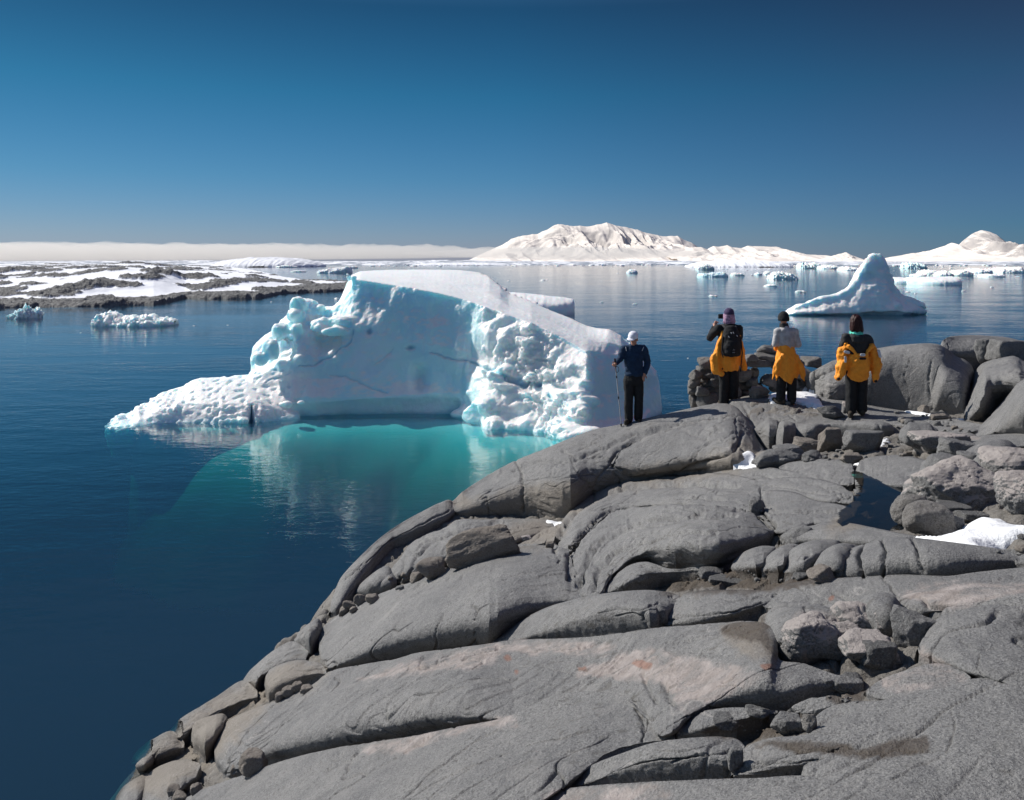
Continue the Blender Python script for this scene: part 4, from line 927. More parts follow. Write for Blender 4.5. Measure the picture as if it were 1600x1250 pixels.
# rocky knolls: (px, py of the middle, half width px, height m)
kn = np.zeros_like(Zi); rockm = np.zeros_like(Zi)
KN = [(165,446,48,1.5),(110,449,44,1.4),(85,452,46,1.2),(225,440,44,1.7),(245,436,26,1.2),(60,463,50,0.0),(205,412,34,1.6),(250,414,22,1.0),(90,407,24,0.9),(125,405,22,.7),(30,434,36,.8),(50,434,24,.6),(150,418,20,.7),(120,421,26,.9),(75,424,26,.6),(160,428,28,.6),(300,434,38,1.4),
      (318,441,34,1.5),(345,425,26,1.0),(370,424,18,.9),(420,440,34,1.0),(455,438,30,.8),(500,445,34,.6),(535,447,24,.5),(330,456,46,.9),(250,458,40,.7),(-20,440,34,1.0),(-80,425,60,1.5),(-150,440,60,1.5),(5,452,30,.6),(155,443,20,.8),(186,458,30,0.6),(295,415,30,.6),(400,420,20,.5),(5,424,22,.7),(-240,430,70,2),
      (20,420,16,.5),(60,415,22,.5),(185,424,24,.6),(210,432,22,.5),(130,436,26,.5),(0,444,22,.5),(95,438,20,.4),(275,424,24,.6),(330,433,18,.5),(160,452,24,.5),(50,444,24,.5)]
for (px, py, hw, hh) in KN:
    py = py + 4; Yk = F * (H - 2.2) / (py + 8 - HZ) if py < 430 else F * H / (py + 14 - HZ); xk = (px - 800) / F * Yk; rx_ = hw / F * Yk; ry_ = rx_ * 1.35
    q = ((X - xk) / rx_) ** 2 + ((Yg - Yk) / ry_) ** 2 + 0.5 * fbm2(X * 0.25, Yg * 0.16, 3, 301)
    g = np.exp(-np.clip(q, 0, None) * 1.3)
    kn += hh * g * 0.75; rockm = np.maximum(rockm, sstep(0.42, 0.56, g))
Zi += kn * ramp_ ** 0.3 * (sN > 0)
rough = fbm2(X * 0.35, Yg * 0.22, 5, 302, 0.6)
rockm = np.maximum(rockm, sstep(0.34, 0.46, fbm2(X * 0.10, Yg * 0.035, 4, 303, 0.55)) * 0.9)
edge = sstep(3.0 + np.interp(gxp, [0, 250, 300, 450, 500], [2, 2, 3.5, 9, 16])[None], 0, sN + 1.5 * rough) 
rockm = np.maximum(rockm, edge); rockm = np.maximum(rockm, sstep(0.5, 0.15, Zi - 0.2))
Zi += rockm * (0.38 * np.abs(rough) + 0.2 * np.abs(fbm2(X * 0.9, Yg * 0.6, 3, 304))) + 0.15 * fbm2(X * 0.08, Yg * 0.05, 3, 305)
Zi += edge * 0.25 * (Zi > -0.5)
Zi = np.where(np.minimum(sN, sF) < -1.5, -1.6, Zi)
gfc = grid_faces(nx_, ny_); gfc = gfc[Zi.reshape(-1)[gfc].max(1) > -1.2]
me = mesh_np('island', np.stack([X, Yg, Zi], -1).reshape(-1, 3), gfc)
snowm = np.clip(1 - sstep(0.35, 0.65, rockm + 0.35 * fbm2(X * 0.6, Yg * 0.35, 4, 306)), 0, 1)
attr(me, 'snow', snowm)
M_ISL = snow_rock_material('island_rock')
tag(link('island', me, M_ISL), kind='structure')['label'] = 'low island of dark rock knolls and snowfields at the left'

# ------------------------------------------------------------------ far low shore of ice and snow
def shore_band(name, px0, px1, prof, Y0, Y1, seed, rocky=0.5, n=900, m=40):
    """a low snowy coast; prof gives (px, height of the skyline in px above the horizon)"""
    pxs = np.linspace(px0, px1, n); s = np.linspace(0, 1, m)
    Yv = Y0 + (Y1 - Y0) * s; X = (pxs[None] - 800) / F * Yv[:, None]; Yg = np.repeat(Yv[:, None], n, 1)
    Yg = Yg + (Y1 - Y0) * 0.25 * fbm2(X * 0.012, X * 0, 4, seed)
    sky_ = np.interp(pxs, [p[0] for p in prof], [p[1] for p in prof])
    top = H + sky_ / F * Y1
    rise = sstep(0, 1, s) ** 0.8
    Zc = -1.0 + (top[None] + 1.0) * rise[:, None]
    nn = fbm2(X * 0.035, Yg * 0.03, 5, seed + 1, 0.6)
    Zc += (top[None] * 0.30) * nn * sstep(0, 0.3, s)[:, None]
    cl = sstep(0.0, 0.10, s[:, None] - 0.04 - 0.08 * fbm2(X * 0.02, Yg * 0.02, 3, seed + 2)); Zc = np.where(s[:, None] < 0.02, -1, Zc * 0.6 + cl * 1.2)
    me = mesh_np(name, np.stack([X, Yg, Zc], -1).reshape(-1, 3), grid_faces(n, m))
    sn = 1 - sstep(0.02, 0.22, nn) * rocky * 1.5 * sstep(0.95, 0.6, s)[:, None] - sstep(1.6, 0.6, Zc) * sstep(0.05, 0.3, fbm2(X * 0.05, Yg * 0.02, 3, seed + 3)) * rocky * 2.2
    attr(me, 'snow', np.clip(sn, 0, 1)); return me
M_SHORE = snow_rock_material('far_shore_snow', rock=(0.10, 0.14, 0.20), rock2=(0.16, 0.20, 0.26), bs=0.2, bd=1.0, sc_=0.2)
o = link('far_shore', shore_band('far_shore', -500, 1750, [(-500,1),(0,-1),(150,0),(340,1),(600,-1),(700,2),(800,0),(900,-1),(1000,0),(1080,1),(1090,-1),(1300,-1),(1500,-1),(1750,0)], 1050, 1400, 310), M_SHORE)
tag(o, kind='structure')
def dome(name, px0, px1, pyt, Y, depth, seed, label):
    """a low smooth snow covered island"""
    n, m = 220, 60; u = np.linspace(-1, 1, n); s = np.linspace(-1, 1, m); U, S_ = np.meshgrid(u, s)
    cx = ((px0 + px1) / 2 - 800) / F * Y; hw = (px1 - px0) / 2 / F * Y; top = H - (pyt - HZ) / F * Y
    r = np.clip(1 - np.abs(U) ** 2.4 - np.abs(S_) ** 3 * (1 - 0.3 * U), -0.2, 1)
    Zd = top * np.sign(r) * np.abs(r) ** 0.6 * (1 + 0.06 * fbm2(U * 4, S_ * 2, 3, seed)) + 0.5 * fbm2(U * 12, S_ * 4, 4, seed + 1) - 0.3
    me = mesh_np(name, np.stack([cx + U * hw, Y + S_ * depth, Zd], -1).reshape(-1, 3), grid_faces(n, m))
    attr(me, 'snow', np.clip(1 - sstep(1.2, 0.3, Zd) * sstep(-0.1, 0.2, fbm2(U * 30, S_ * 6, 3, seed + 2)) * 0.8, 0, 1))
    o = link(name, me, M_SHORE); tag(o, kind='structure'); o['label'] = label; return o
dome('snow_dome', 343, 500, 402, 780, 70, 320, 'low snow dome on the far shore, left of the great iceberg')
dome('snow_dome', 1075, 1225, 406.5, 760, 60, 324, 'low snow dome below the mountain range')
dome('snow_dome', 640, 800, 410.5, 1000, 40, 327, 'very low snow dome beyond the great iceberg')

# ------------------------------------------------------------------ mountains
def mountain(name, sky_, Y0, Y1, seed, rock=0.5, n=900, m=220, pk=0.55, ss=1.0):
    """ridged range whose skyline runs through the given pixels; the crest stands at a share pk of its depth"""
    pxs = np.linspace(sky_[0][0], sky_[-1][0], n); s = np.linspace(0, 1, m); Yv = Y0 + (Y1 - Y0) * s
    Yc = Y0 + (Y1 - Y0) * pk
    hp = np.interp(pxs, [p[0] for p in sky_], [p[1] for p in sky_]); top = ((HZ - hp) / F * Yc + H) * (1 + 0.025 * fbm2(pxs * 0.05, pxs * 0, 3, seed + 30, 0.5))
    X = (pxs[None] - 800) / F * Yc + 0 * s[:, None]; Yg = np.repeat(Yv[:, None], n, 1)
    q = 1.0 / (Y1 - Y0) * ss
    wv = 0.5 * fbm2(X * q * 1.2, Yg * q * 1.2, 3, seed + 5)
    rid = 1 - np.abs(fbm2(X * q * 2.2 + wv, Yg * q * 1.5 + wv, 6, seed, 0.55)) * 1.7
    rid2 = 1 - np.abs(fbm2(X * q * 6 + wv, Yg * q * 4, 4, seed + 3, 0.6)) * 1.6
    d = np.abs(s - pk) / np.where(s < pk, pk, 1 - pk)
    env = np.clip(1 - d, 0, 1) ** 1.05
    sp = 1 - np.abs(fbm2(X * q * 3.2 + 0.9 * wv + Yg * q * 0.9, Yg * q * 0.55, 3, seed + 20, 0.5)) * 2.2
    sp2 = 1 - np.abs(fbm2(X * q * 9 + 1.6 * wv + Yg * q * 2.0, Yg * q * 2.0, 3, seed + 21, 0.5)) * 2.0
    k_ = sstep(0.0, 0.30, d)[:, None] * env[:, None] ** 0.6
    body = env[:, None] * (1 - 0.25 * (1 - rid) * sstep(0.0, 0.25, d)[:, None]) - 0.30 * (1 - sp) * k_ - 0.09 * (1 - sp2) * (0.35 * env[:, None] + k_) + 0.04 * (rid2 - 0.5) * k_
    Zm = top[None] * np.clip(body, 0, 1.02) - 3
    me = mesh_np(name, np.stack([X, Yg, Zm], -1).reshape(-1, 3), grid_faces(n, m))
    gy_, gx_ = np.gradient(Zm); sl = np.hypot(gx_ / (X[0, 1] - X[0, 0]), gy_ / (Yv[1] - Yv[0]))
    hh = Zm / (np.maximum(top[None], 30))
    sn = 1 - rock * sstep(0.55, 1.0, sl + 0.35 * fbm2(X * q * 14, Yg * q * 14, 3, seed + 9))
    attr(me, 'snow', np.clip(sn, 0, 1)); return me
M_MT = snow_rock_material('mountain_snow', rock=(0.17, 0.17, 0.19), rock2=(0.32, 0.30, 0.29), snowc=(0.84, 0.77, 0.70), bs=0.3, bd=6.0, sc_=0.02)
MT = [
 ('mountain', [(730,407),(762,392),(784,381),(800,372),(815,367),(840,364),(853,357),(864,353),(872,349),(890,351),(905,350),(918,352),(930,351),(942,347),(948,346),(958,350),(975,353),(995,358),(1015,364),(1040,368),(1058,367),(1068,374),(1080,378),(1092,386),(1120,396),(1160,407)], 5200, 8200, 400, 0.45, 'broad snow covered mountain rising above the fog bank'),
 ('mountain_range', [(1040,400),(1080,386),(1095,384),(1105,388),(1115,383),(1122,384),(1136,382),(1142,385),(1158,386),(1168,382),(1176,383),(1190,384),(1215,385),(1235,391),(1260,396),(1290,398),(1305,402),(1345,407)], 4600, 6600, 420, 0.6, 'long low snowy range behind the pointed iceberg'),
 ('mountain_range', [(1270,407),(1293,401),(1310,396),(1322,393),(1330,397),(1345,404),(1360,407)], 4200, 5000, 430, 0.6, 'small snowy ridge left of the pointed iceberg top'),
 ('mountain', [(1370,407),(1395,400),(1412,397),(1428,394),(1440,398),(1462,389),(1480,382),(1487,378),(1500,384),(1513,369),(1522,362),(1534,359),(1546,361),(1556,372),(1568,379),(1585,380),(1600,386),(1640,389),(1680,384),(1740,392),(1820,400),(1900,407)], 3800, 5800, 440, 0.65, 'jagged snowy mountain with a domed peak at the far right')]
for (nm, sk, a_, b_, sd_, rk, lb) in MT:
    o = link(nm, mountain(nm, sk, a_, b_, sd_, rk, ss=1.5), M_MT); tag(o, kind='structure'); o['label'] = lb

# ------------------------------------------------------------------ the fog bank along the horizon: real banks of cloud lit by the sun
def fog_material(name, dens, colr=(0.99, 0.96, 0.92)):
    t = NT(name); v = t.n('VolumePrincipled'); v.inputs['Color'].default_value = _c(colr); v.inputs['Density'].default_value = dens; v.inputs['Anisotropy'].default_value = 0.2
    t.l(v.outputs[0], t.out.inputs['Volume']); return t.m
def bank(px0, px1, top_px, bot_px, Y, depth, seed, mat, label, lump=0.28, te=0.35):
    n, m = 420, 40; u = np.linspace(0, 1, n); a = np.linspace(0, 2 * math.pi, m, endpoint=False)
    cx = (px0 + (px1 - px0) * u - 800) / F * Y; zt = H + (HZ - top_px) / F * Y; zb = H + (HZ - bot_px) / F * Y
    tap = np.sin(np.pi * np.clip(u, 0.0005, 0.9995)) ** te
    U, A = np.meshgrid(u, a, indexing='ij')
    nz = 1 + lump * fbm2(U * (px1 - px0) / 22, A * 0.8 + 3, 4, seed, 0.55) * (np.sin(A) > 0) + lump * 0.8 * fbm2(U * (px1 - px0) / 110, A * 0, 2, seed + 2) * (np.sin(A) > 0)
    Zb = 0.5 * (zt + zb) + 0.5 * (zt - zb) * np.sign(np.sin(A)) * np.abs(np.sin(A)) ** 0.7 * nz * tap[:, None]
    Yb_ = Y + depth * np.cos(A) * tap[:, None]
    v = np.stack([cx[:, None] + 0 * A, Yb_, Zb], -1).reshape(-1, 3).tolist(); f = []
    for i in range(n - 1):
        for j in range(m): f.append((i * m + j, i * m + (j + 1) % m, (i + 1) * m + (j + 1) % m, (i + 1) * m + j))
    f.append(tuple(range(m))); f.append(tuple((n - 1) * m + j for j in reversed(range(m))))
    me = bpy.data.meshes.new('fog_bank'); me.from_pydata(v, [], f); me.update()
    o = link('fog_bank', me, mat); tag(o, kind='stuff'); o['label'] = label; return o
M_FOG = fog_material('fog', 0.0016); M_FOG2 = fog_material('thin_fog', 0.0024)
bank(-1300, 900, 379, 408.5, 9800, 800, 500, M_FOG, 'long cream fog bank along the horizon')
bank(620, 1150, 385.5, 406.5, 4300, 260, 510, M_FOG2, 'thin fog layer across the foot of the broad mountain', lump=0.05, te=0.9)

# ------------------------------------------------------------------ smaller icebergs
def berg(pts, Y, depth, seed, label, cat='iceberg', name='small_iceberg', res=90, rough=0.06, group=None, snow_hi=0.3, lean=0.0, blue=0.0, extra=None):
    """closed block of ice whose skyline runs through the given pixels (left to right); the waterline lies at distance Y"""
    pts = np.array(pts, dtype=float); pxs = np.linspace(pts[0, 0], pts[-1, 0], res); hp = np.interp(pxs, pts[:, 0], pts[:, 1])
    Yt = Y + depth * 0.45
    X = (pxs - 800) / F * Y; top = np.maximum(H - (hp - HZ) / F * Yt, 0.02); xc = X.mean(); W = (X[-1] - X[0]) / 2
    m = 26; th = np.linspace(0, math.pi, m)       # a rib over the block from the front waterline to the back one
    c = np.clip(1 - ((X - xc) / W) ** 2, 0, 1) ** 0.35
    Yr = Y + depth * 0.5 - depth * 0.5 * np.cos(th)[None] * c[:, None]
    Zr = top[:, None] * np.sin(th)[None] ** 0.55
    Xr = X[:, None] + 0 * Zr
    sz = max(W * 2, 1e-3); fr = 9.0 / sz
    body = np.stack([Xr, Yr, Zr], -1)
    amp = rough * top.max()
    dz = amp * (np.abs(fbm3(Xr * fr, Yr * fr, Zr * fr * 1.3, 4, seed, 0.55)) * 1.6 - 0.25)
    dz2 = amp * 1.2 * fbm3(Xr * fr * 0.5, Yr * fr * .5, Zr * fr * .5, 3, seed + 1)
    edge_ = np.sin(th)[None] ** 0.5
    body[..., 2] += (dz + dz2) * edge_ * (top[:, None] / top.max()) ** 0.4; body[..., 1] -= (dz * 1.5) * np.cos(th)[None] * 1.0
    skirt = body[:, [0, -1]].copy(); skirt[..., 2] = -0.4 * min(1, top.max())
    G = np.concatenate([skirt[:, :1], body, skirt[:, 1:]], 1)
    me = mesh_np(name, G.reshape(-1, 3), grid_faces(G.shape[1], res))
    zz = G[..., 2]; nn = nrm_of(G)[..., 2]
    attr(me, 'snow', np.clip(sstep(0.2, 0.6, np.abs(nn) + 0.2 * n3(G[..., 0] * fr, G[..., 1] * fr, zz * fr)) * sstep(0, top.max() * snow_hi * 0.5 + 1e-3, zz) * (1 - blue * 0.5) + 0.35 * (1 - blue), 0, 1))
    attr(me, 'deep', np.clip(blue * sstep(0.3, 0.6, fbm3(G[..., 0] * fr * .7, G[..., 1] * fr * .7, zz * fr, 2, seed + 4)), 0, 1))
    org = Vector((xc, float(Y + depth / 2), 0.0)); me.transform(Matrix.Translation(-org))
    o = link(name, me, M_ICE); o.location = org
    tag(o, label, cat, group); return o
def wY(py): return F * H / (py - HZ)
# the pointed berg at the right (a block of its own, more finely made)
PB = [(1231,490,488,0),(1236,491,484,0),(1243,492,477,0),(1255,492,472,0),(1275,492.5,465,0),(1295,492,460,0),(1312,492,456,0),(1325,492,448,0),(1338,492,432,0),(1343,492,420,0),(1347,492,411,0),(1353,492,402,0),(1362,492.5,396.5,0),(1370,493,394,0),(1376,493,396,0),
      (1384,493,405,0),(1390,493,418,0),(1395,493,432,0),(1400,493,444,0),(1408,493,455,0),(1416,492,461,0),(1424,491,464,0),(1434,487,470,0),(1440,484,474,0),(1446,482,479,0)]
rings = []
for (px, w_, t_, _) in resample_st(PB, 3):
    Yw = wY(493) - (px - 1231) * 0.0; D_ = 9.0; Yt = Yw + 1.0 + 0.004 * (px - 1231)
    if px > 1418: Yw = Yw + (px - 1418) * 0.09
    hang = 0.30 if 1270 < px < 1424 else 0.1
    pwt = P(px, HZ + F * H / Yw, Yw); tp = P(px, t_, Yt); h_ = max(tp[2], 0.05)
    k_ = np.clip((px - 1300) / 90, 0, 1) * np.clip((1440 - px) / 40, 0, 1)
    rings.append([pwt + np.array([0, 1.0, -0.8]), pwt + np.array([0, 0.5, -0.1]), pwt + np.array([0, 0.30, 0.10 + .25 * k_]), pwt + np.array([0, -0.25 * k_, min(0.16 + 0.35 * k_, h_ * .5)]), pwt + (tp - pwt) * 0.30 + np.array([0, -.2, 0]), pwt + (tp - pwt) * 0.62 + np.array([0, 0.15, 0.0]), pwt + (tp - pwt) * 0.88 + np.array([0, -.15, 0]), tp,
                  np.array([tp[0], tp[1] + 1.0 + h_ * .15, h_ * 0.82]), np.array([tp[0], tp[1] + 2.5 + h_ * .3, h_ * 0.3]), np.array([tp[0], tp[1] + 3.5 + h_ * .3, -0.8])])
prt = [tri_fan(rings)]
for (px, py, r_, dy) in [(1365,404,.7,2.8),(1372,412,.6,3.0),(1358,420,.7,2.4),(1378,446,.9,1.6),(1395,470,.5,.8),(1402,480,.55,.3)]:
    prt.append(ball(P(px, py, wY(493) + dy), r_, (1.0, .8, 1.1)))
v, f, n = fuse('pointed', prt, 0.13, iters=3); x, y, z = v.T; ppx, ppy = pxy(v)
d = 0.30 * fbm3(x * .30, y * .30, z * .22, 4, 600) - 0.12 * np.abs(fbm3(x * .9, y * .9, z * .45, 3, 607)) + 0.10 * (1 - np.abs(fbm3(x * 0.9 + z * .8, y * .9, z * 1.6, 3, 601)) * 2) * sstep(1340, 1365, ppx) * sstep(395, 430, ppy) * sstep(475, 450, ppy) + 0.05 * np.abs(fbm3(x * 1.6, y * 1.6, z * 1.6, 3, 602)) + 0.10 * np.abs(fbm3(x * 1.8, y * 1.8, z * 1.8, 3, 603)) * sstep(1395, 1405, ppx)
v = v + n * d[:, None]; n = renormal(v, f)
me = mesh_np('pointed_iceberg', v, f)
e_ = np.exp(-(((ppx - 1302) / 13) ** 2 + ((ppy - 484) / 8) ** 2) ** 2) + np.exp(-(((ppx - 1252) / 14) ** 2 + ((ppy - 485) / 7) ** 2) ** 2) * 0.7
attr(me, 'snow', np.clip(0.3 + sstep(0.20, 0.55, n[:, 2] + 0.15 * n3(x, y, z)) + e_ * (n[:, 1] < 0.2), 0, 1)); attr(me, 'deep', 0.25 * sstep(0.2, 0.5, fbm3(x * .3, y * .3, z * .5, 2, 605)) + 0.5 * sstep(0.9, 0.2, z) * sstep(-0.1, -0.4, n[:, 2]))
org = Vector((float(x.mean()), float(y.mean()), 0)); me.transform(Matrix.Translation(-org)); o = link('iceberg', me, M_ICE); o.location = org
tag(o, 'tall pointed iceberg with a low tail, behind the walkers in yellow jackets', 'iceberg')

berg([(760,462),(790,457),(820,459),(850,462),(885,465.5),(905,468),(917,471.5),(912,478),(905,489)], 86, 14, 620, 'flat white ice slab just behind the great iceberg', rough=0.03, snow_hi=0.0, name='iceberg', blue=0.2)
berg([(4,497),(10,491),(22,486),(30,482),(34,484),(42,486),(47,491)], wY(498.5), 3.0, 630, 'little pale blue iceberg close to the left edge', rough=0.35, blue=0.7, name='iceberg')
berg([(128,505),(134,497),(142,492),(152,490.5),(160,492),(170,497),(182,497),(200,498),(215,497),(232,499),(245,498),(252,500),(257,504)], wY(511), 4.5, 640, 'long low lumpy ice floe in the bay at the left', rough=0.30, blue=0.15, name='iceberg')
berg([(491,425),(497,422),(506,421),(520,419),(530,418),(538,417),(544,419),(546,425)], wY(427), 12, 650, 'low white ice floe beyond the island, left of the great iceberg', rough=0.15, name='iceberg', blue=0.2)
berg([(428,416.5),(436,415),(450,414.3),(458,415.5),(462,416.5)], wY(418), 12, 651, 'thin white floe before the far snow dome', rough=0.15, name='iceberg')
berg([(452,424),(460,422.5),(472,422.8),(476,424)], wY(425), 6, 652, 'tiny flat floe beyond the island point', rough=0.1, name='iceberg')
berg([(981,425),(986,422),(994,421.5),(997,424),(998,426)], wY(427), 8, 653, 'small rounded iceberg above the capped walker', rough=0.2, blue=0.5, name='iceberg')
berg([(1092,418),(1096,415.5),(1103,414),(1112,415),(1118,417),(1119,420)], wY(422), 14, 654, 'jagged white iceberg before the snow dome', rough=0.3, name='iceberg')
berg([(1095,430),(1100,427),(1108,427.5),(1120,426.5),(1135,426.5),(1142,429)], wY(433), 10, 655, 'low blue iceberg nearest below the snow dome', rough=0.18, blue=1.0, name='iceberg')
berg([(1145,428),(1152,426.5),(1162,428),(1166,430)], wY(431), 6, 656, 'little white floe right of the low blue iceberg', rough=0.2, name='iceberg')
berg([(1182,428),(1186,426),(1193,428)], wY(429.5), 5, 657, 'small blue tinted bit left of the twin lumps', rough=0.1, blue=0.6, name='iceberg')
berg([(1197,428),(1200,424.5),(1205,424),(1208,427)], wY(429), 6, 658, 'small rounded white lump of ice mid water', rough=0.2, name='iceberg')
berg([(1208,434),(1213,429),(1218,425.5),(1224,427),(1232,427.5),(1240,428),(1247,431),(1252,434)], wY(437), 9, 659, 'white lumpy iceberg left of the pointed iceberg', rough=0.25, blue=0.3, name='iceberg')
berg([(1197,447),(1203,444.5),(1212,444.5),(1217,447)], wY(448), 3, 660, 'flat floe below the white lumpy iceberg', rough=0.1, name='iceberg')
berg([(1245,456),(1250,453.5),(1254,455),(1259,454.5),(1261,456)], wY(457), 1.5, 661, 'small broken floe near the low tail of the pointed iceberg', rough=0.3, name='iceberg')
berg([(1396,440),(1400,433.5),(1415,433),(1430,433.5),(1434,436),(1434,441)], wY(444), 14, 662, 'flat topped white berg right behind the pointed iceberg', rough=0.04, name='iceberg')
berg([(1449,438),(1451,433.5),(1470,433),(1495,433),(1510,432.5),(1520,432),(1526,435),(1527,438),(1520,442)], wY(446), 18, 663, 'long flat berg with an undercut blue end', rough=0.05, name='iceberg', blue=0.3)
berg([(1424,416),(1428,411.5),(1434,411),(1442,413),(1452,415),(1455,419)], wY(420), 22, 664, 'blue grey blocky iceberg before the domed mountain', rough=0.3, blue=0.8, name='iceberg')
berg([(1436,430),(1442,428),(1450,428),(1452,431)], wY(431.5), 10, 665, 'low floe in front of the blocky iceberg', rough=0.15, name='iceberg')
berg([(1450,428),(1454,423),(1462,422.5),(1470,423),(1472,427),(1474,430)], wY(431), 12, 666, 'white angular iceberg beside a gap in the pack', rough=0.2, name='iceberg')
berg([(1470,430),(1478,425),(1485,423.5),(1492,427),(1498,430)], wY(431.5), 12, 667, 'rounded white iceberg in the pack at the right', rough=0.2, name='iceberg')
berg([(1497,430),(1503,424),(1514,422),(1524,424),(1528,430)], wY(431.5), 12, 668, 'broad white iceberg under the domed mountain', rough=0.15, name='iceberg')
berg([(1527,424),(1540,420),(1555,421),(1560,424)], wY(427), 18, 669, 'low white pack ice right of the broad iceberg', rough=0.2, name='iceberg')
berg([(1546,431),(1552,428),(1570,429),(1578,431)], wY(433), 10, 670, 'long thin floe near the right edge', rough=0.15, name='iceberg')
berg([(1566,424),(1575,420),(1590,419),(1600,418),(1615,423)], wY(427), 20, 671, 'white iceberg cut by the right edge', rough=0.2, name='iceberg')
berg([(1255,417),(1258,411.5),(1262,414),(1270,414),(1280,412),(1288,416)], wY(420), 20, 672, 'jagged little iceberg before the small snowy ridge', rough=0.3, blue=0.3, name='iceberg')
berg([(1323,421),(1330,417),(1345,418),(1352,421)], wY(423), 20, 673, 'white berg touching the left flank of the pointed iceberg', rough=0.2, name='iceberg')
berg([(1288,417),(1295,415),(1310,415.5),(1322,418)], wY(420.5), 20, 674, 'pale low berg left of the pointed iceberg flank', rough=0.2, name='iceberg')
berg([(543,418),(548,416),(556,417)], wY(419), 14, 675, 'small white floe beside the great iceberg top', rough=0.2, name='iceberg')
# brash ice: many small bits drifting, sown over the water where the photograph shows them
proto = []
for k in range(6):
    rr = random.Random(700 + k); bm = bmesh.new(); bmesh.ops.create_icosphere(bm, subdivisions=3, radius=1.0)
    for q in bm.verts:
        c = q.co; n_ = float(fbm3(np.array([c.x * 1.6 + k * 5]), np.array([c.y * 1.6]), np.array([c.z * 1.6]), 3, 710)[0])
        q.co = Vector((c.x * (1 + .4 * n_), c.y * (1 + .4 * n_) * 0.8, c.z * (0.42 + .35 * n_)))
    me = bpy.data.meshes.new('ice_bit'); bm.to_mesh(me); bm.free(); me.polygons.foreach_set('use_smooth', [True] * len(me.polygons))
    attr(me, 'snow', np.ones(len(me.vertices))); attr(me, 'deep', np.zeros(len(me.vertices))); me.materials.append(M_ICE); proto.append(me)
rr = random.Random(77)
BITS = []
for i in range(120):
    px = rr.uniform(560, 1600); py = 413.5 + 42 * rr.random() ** 2.4
    if px < 760: py = rr.uniform(413, 419)
    BITS.append((px, py, rr.uniform(0.5, 1.6)))
for i in range(34): BITS.append((rr.uniform(345, 560), rr.uniform(414, 434), rr.uniform(.5, 1.3)))
for i in range(40): BITS.append((rr.uniform(1080, 1600), rr.uniform(414, 423), rr.uniform(1.5, 3.2)))
for i in range(62): BITS.append((rr.uniform(560, 1600), rr.uniform(414.3, 416.5), rr.uniform(2.0, 5.5)))
for q in [(940,472.5,3.5),(992,475,4),(1113,463,6),(1075,560,1.6),(303,509,1.8),(356,508,1.5),(424,471.5,1.6),(526,467,4),(535,466,2),(126,520,1.5),(1408,459,3),(1430,459,2.5),(1418,456,2.5),(1505,455,3),(1550,449,3.5),(1590,433,4),(848,438,3.5),(855,437,2),(795,439,3),(965,427,2.5),(1175,430,3)]: BITS.append(q)
for (px, py, w_) in BITS:
    Y = wY(py); s_ = w_ / F * Y * 0.75
    o = bpy.data.objects.new('ice_bit', rr.choice(proto)); col.objects.link(o)
    o.location = ((px - 800) / F * Y, Y, 0.0); o.scale = (s_ * rr.uniform(.8, 1.7), s_, s_ * rr.uniform(.7, 1.2)); o.rotation_euler = (0, 0, rr.uniform(-0.6, 0.6))
    wh = ('drifting in the bay near the long lumpy floe' if px < 560 and py > 440 else 'drifting beyond the point of the rocky island' if px < 560 else 'in the thin line of pack along the far shore' if py < 417.5
          else 'drifting on the water around the pointed iceberg' if px > 1080 else 'drifting beyond the great iceberg below the broad mountain')
    tag(o, 'tiny white bit of ice ' + wh, 'ice bit', 'bits of ice ' + wh)
# ------------------------------------------------------------------ loose boulders and stones
M_B = {'grey': rock_material('boulder_grey', lo=0.13, hi=0.215), 'pale': rock_material('boulder_pale', lo=0.17, hi=0.25, pinkness=0.85), 'tan': rock_material('boulder_tan', lo=0.15, hi=0.22, warm=0.35),
       'dark': rock_material('boulder_dark', lo=0.085, hi=0.15), 'lich': rock_material('boulder_lichen', lo=0.12, hi=0.21, warm=0.12)}
_ico = {}
def ico(sub):
    if sub not in _ico:
        bm = bmesh.new(); bmesh.ops.create_icosphere(bm, subdivisions=sub, radius=1.0)
        v = np.array([q.co[:] for q in bm.verts]); v /= np.linalg.norm(v, axis=1)[:, None]
        f = np.array([[a.index for a in q.verts] for q in bm.faces]); bm.free(); _ico[sub] = (v, f)
    return _ico[sub]
def rock_shape(seed, sharp=10, planes=12, sub=5, rough=0.05, flat=1.0):
    v, f = ico(sub); r_ = np.random.RandomState(seed); n = r_.normal(size=(planes, 3)); n[:, 2] *= flat
    n = np.vstack([n, [[0, 0, 1], [0, 0, -1], [1, .1, 0.1], [-1, 0, .1], [0, -1, .1], [0, 1, 0]]]); n /= np.linalg.norm(n, axis=1)[:, None]
    d = r_.uniform(0.66, 1.08, len(n)); dt = np.maximum(v @ n.T, 0) / d[None]
    r = (dt ** sharp).sum(1) ** (-1.0 / sharp)
    r *= 1 + rough * fbm3(v[:, 0] * 1.7 + seed, v[:, 1] * 1.7, v[:, 2] * 1.7, 4, seed, 0.5)
    w_ = np.abs(fbm3(v[:, 0] * 2.1 + seed * 3, v[:, 1] * 2.1, v[:, 2] * 2.1, 3, seed + 3)); r -= 0.05 * np.exp(-(w_ / 0.03) ** 2) * (rough > 0.03)
    p = v * r[:, None]; lo, hi = p.min(0), p.max(0); p = (p - (lo + hi) / 2) / ((hi - lo) / 2)
    return p, f
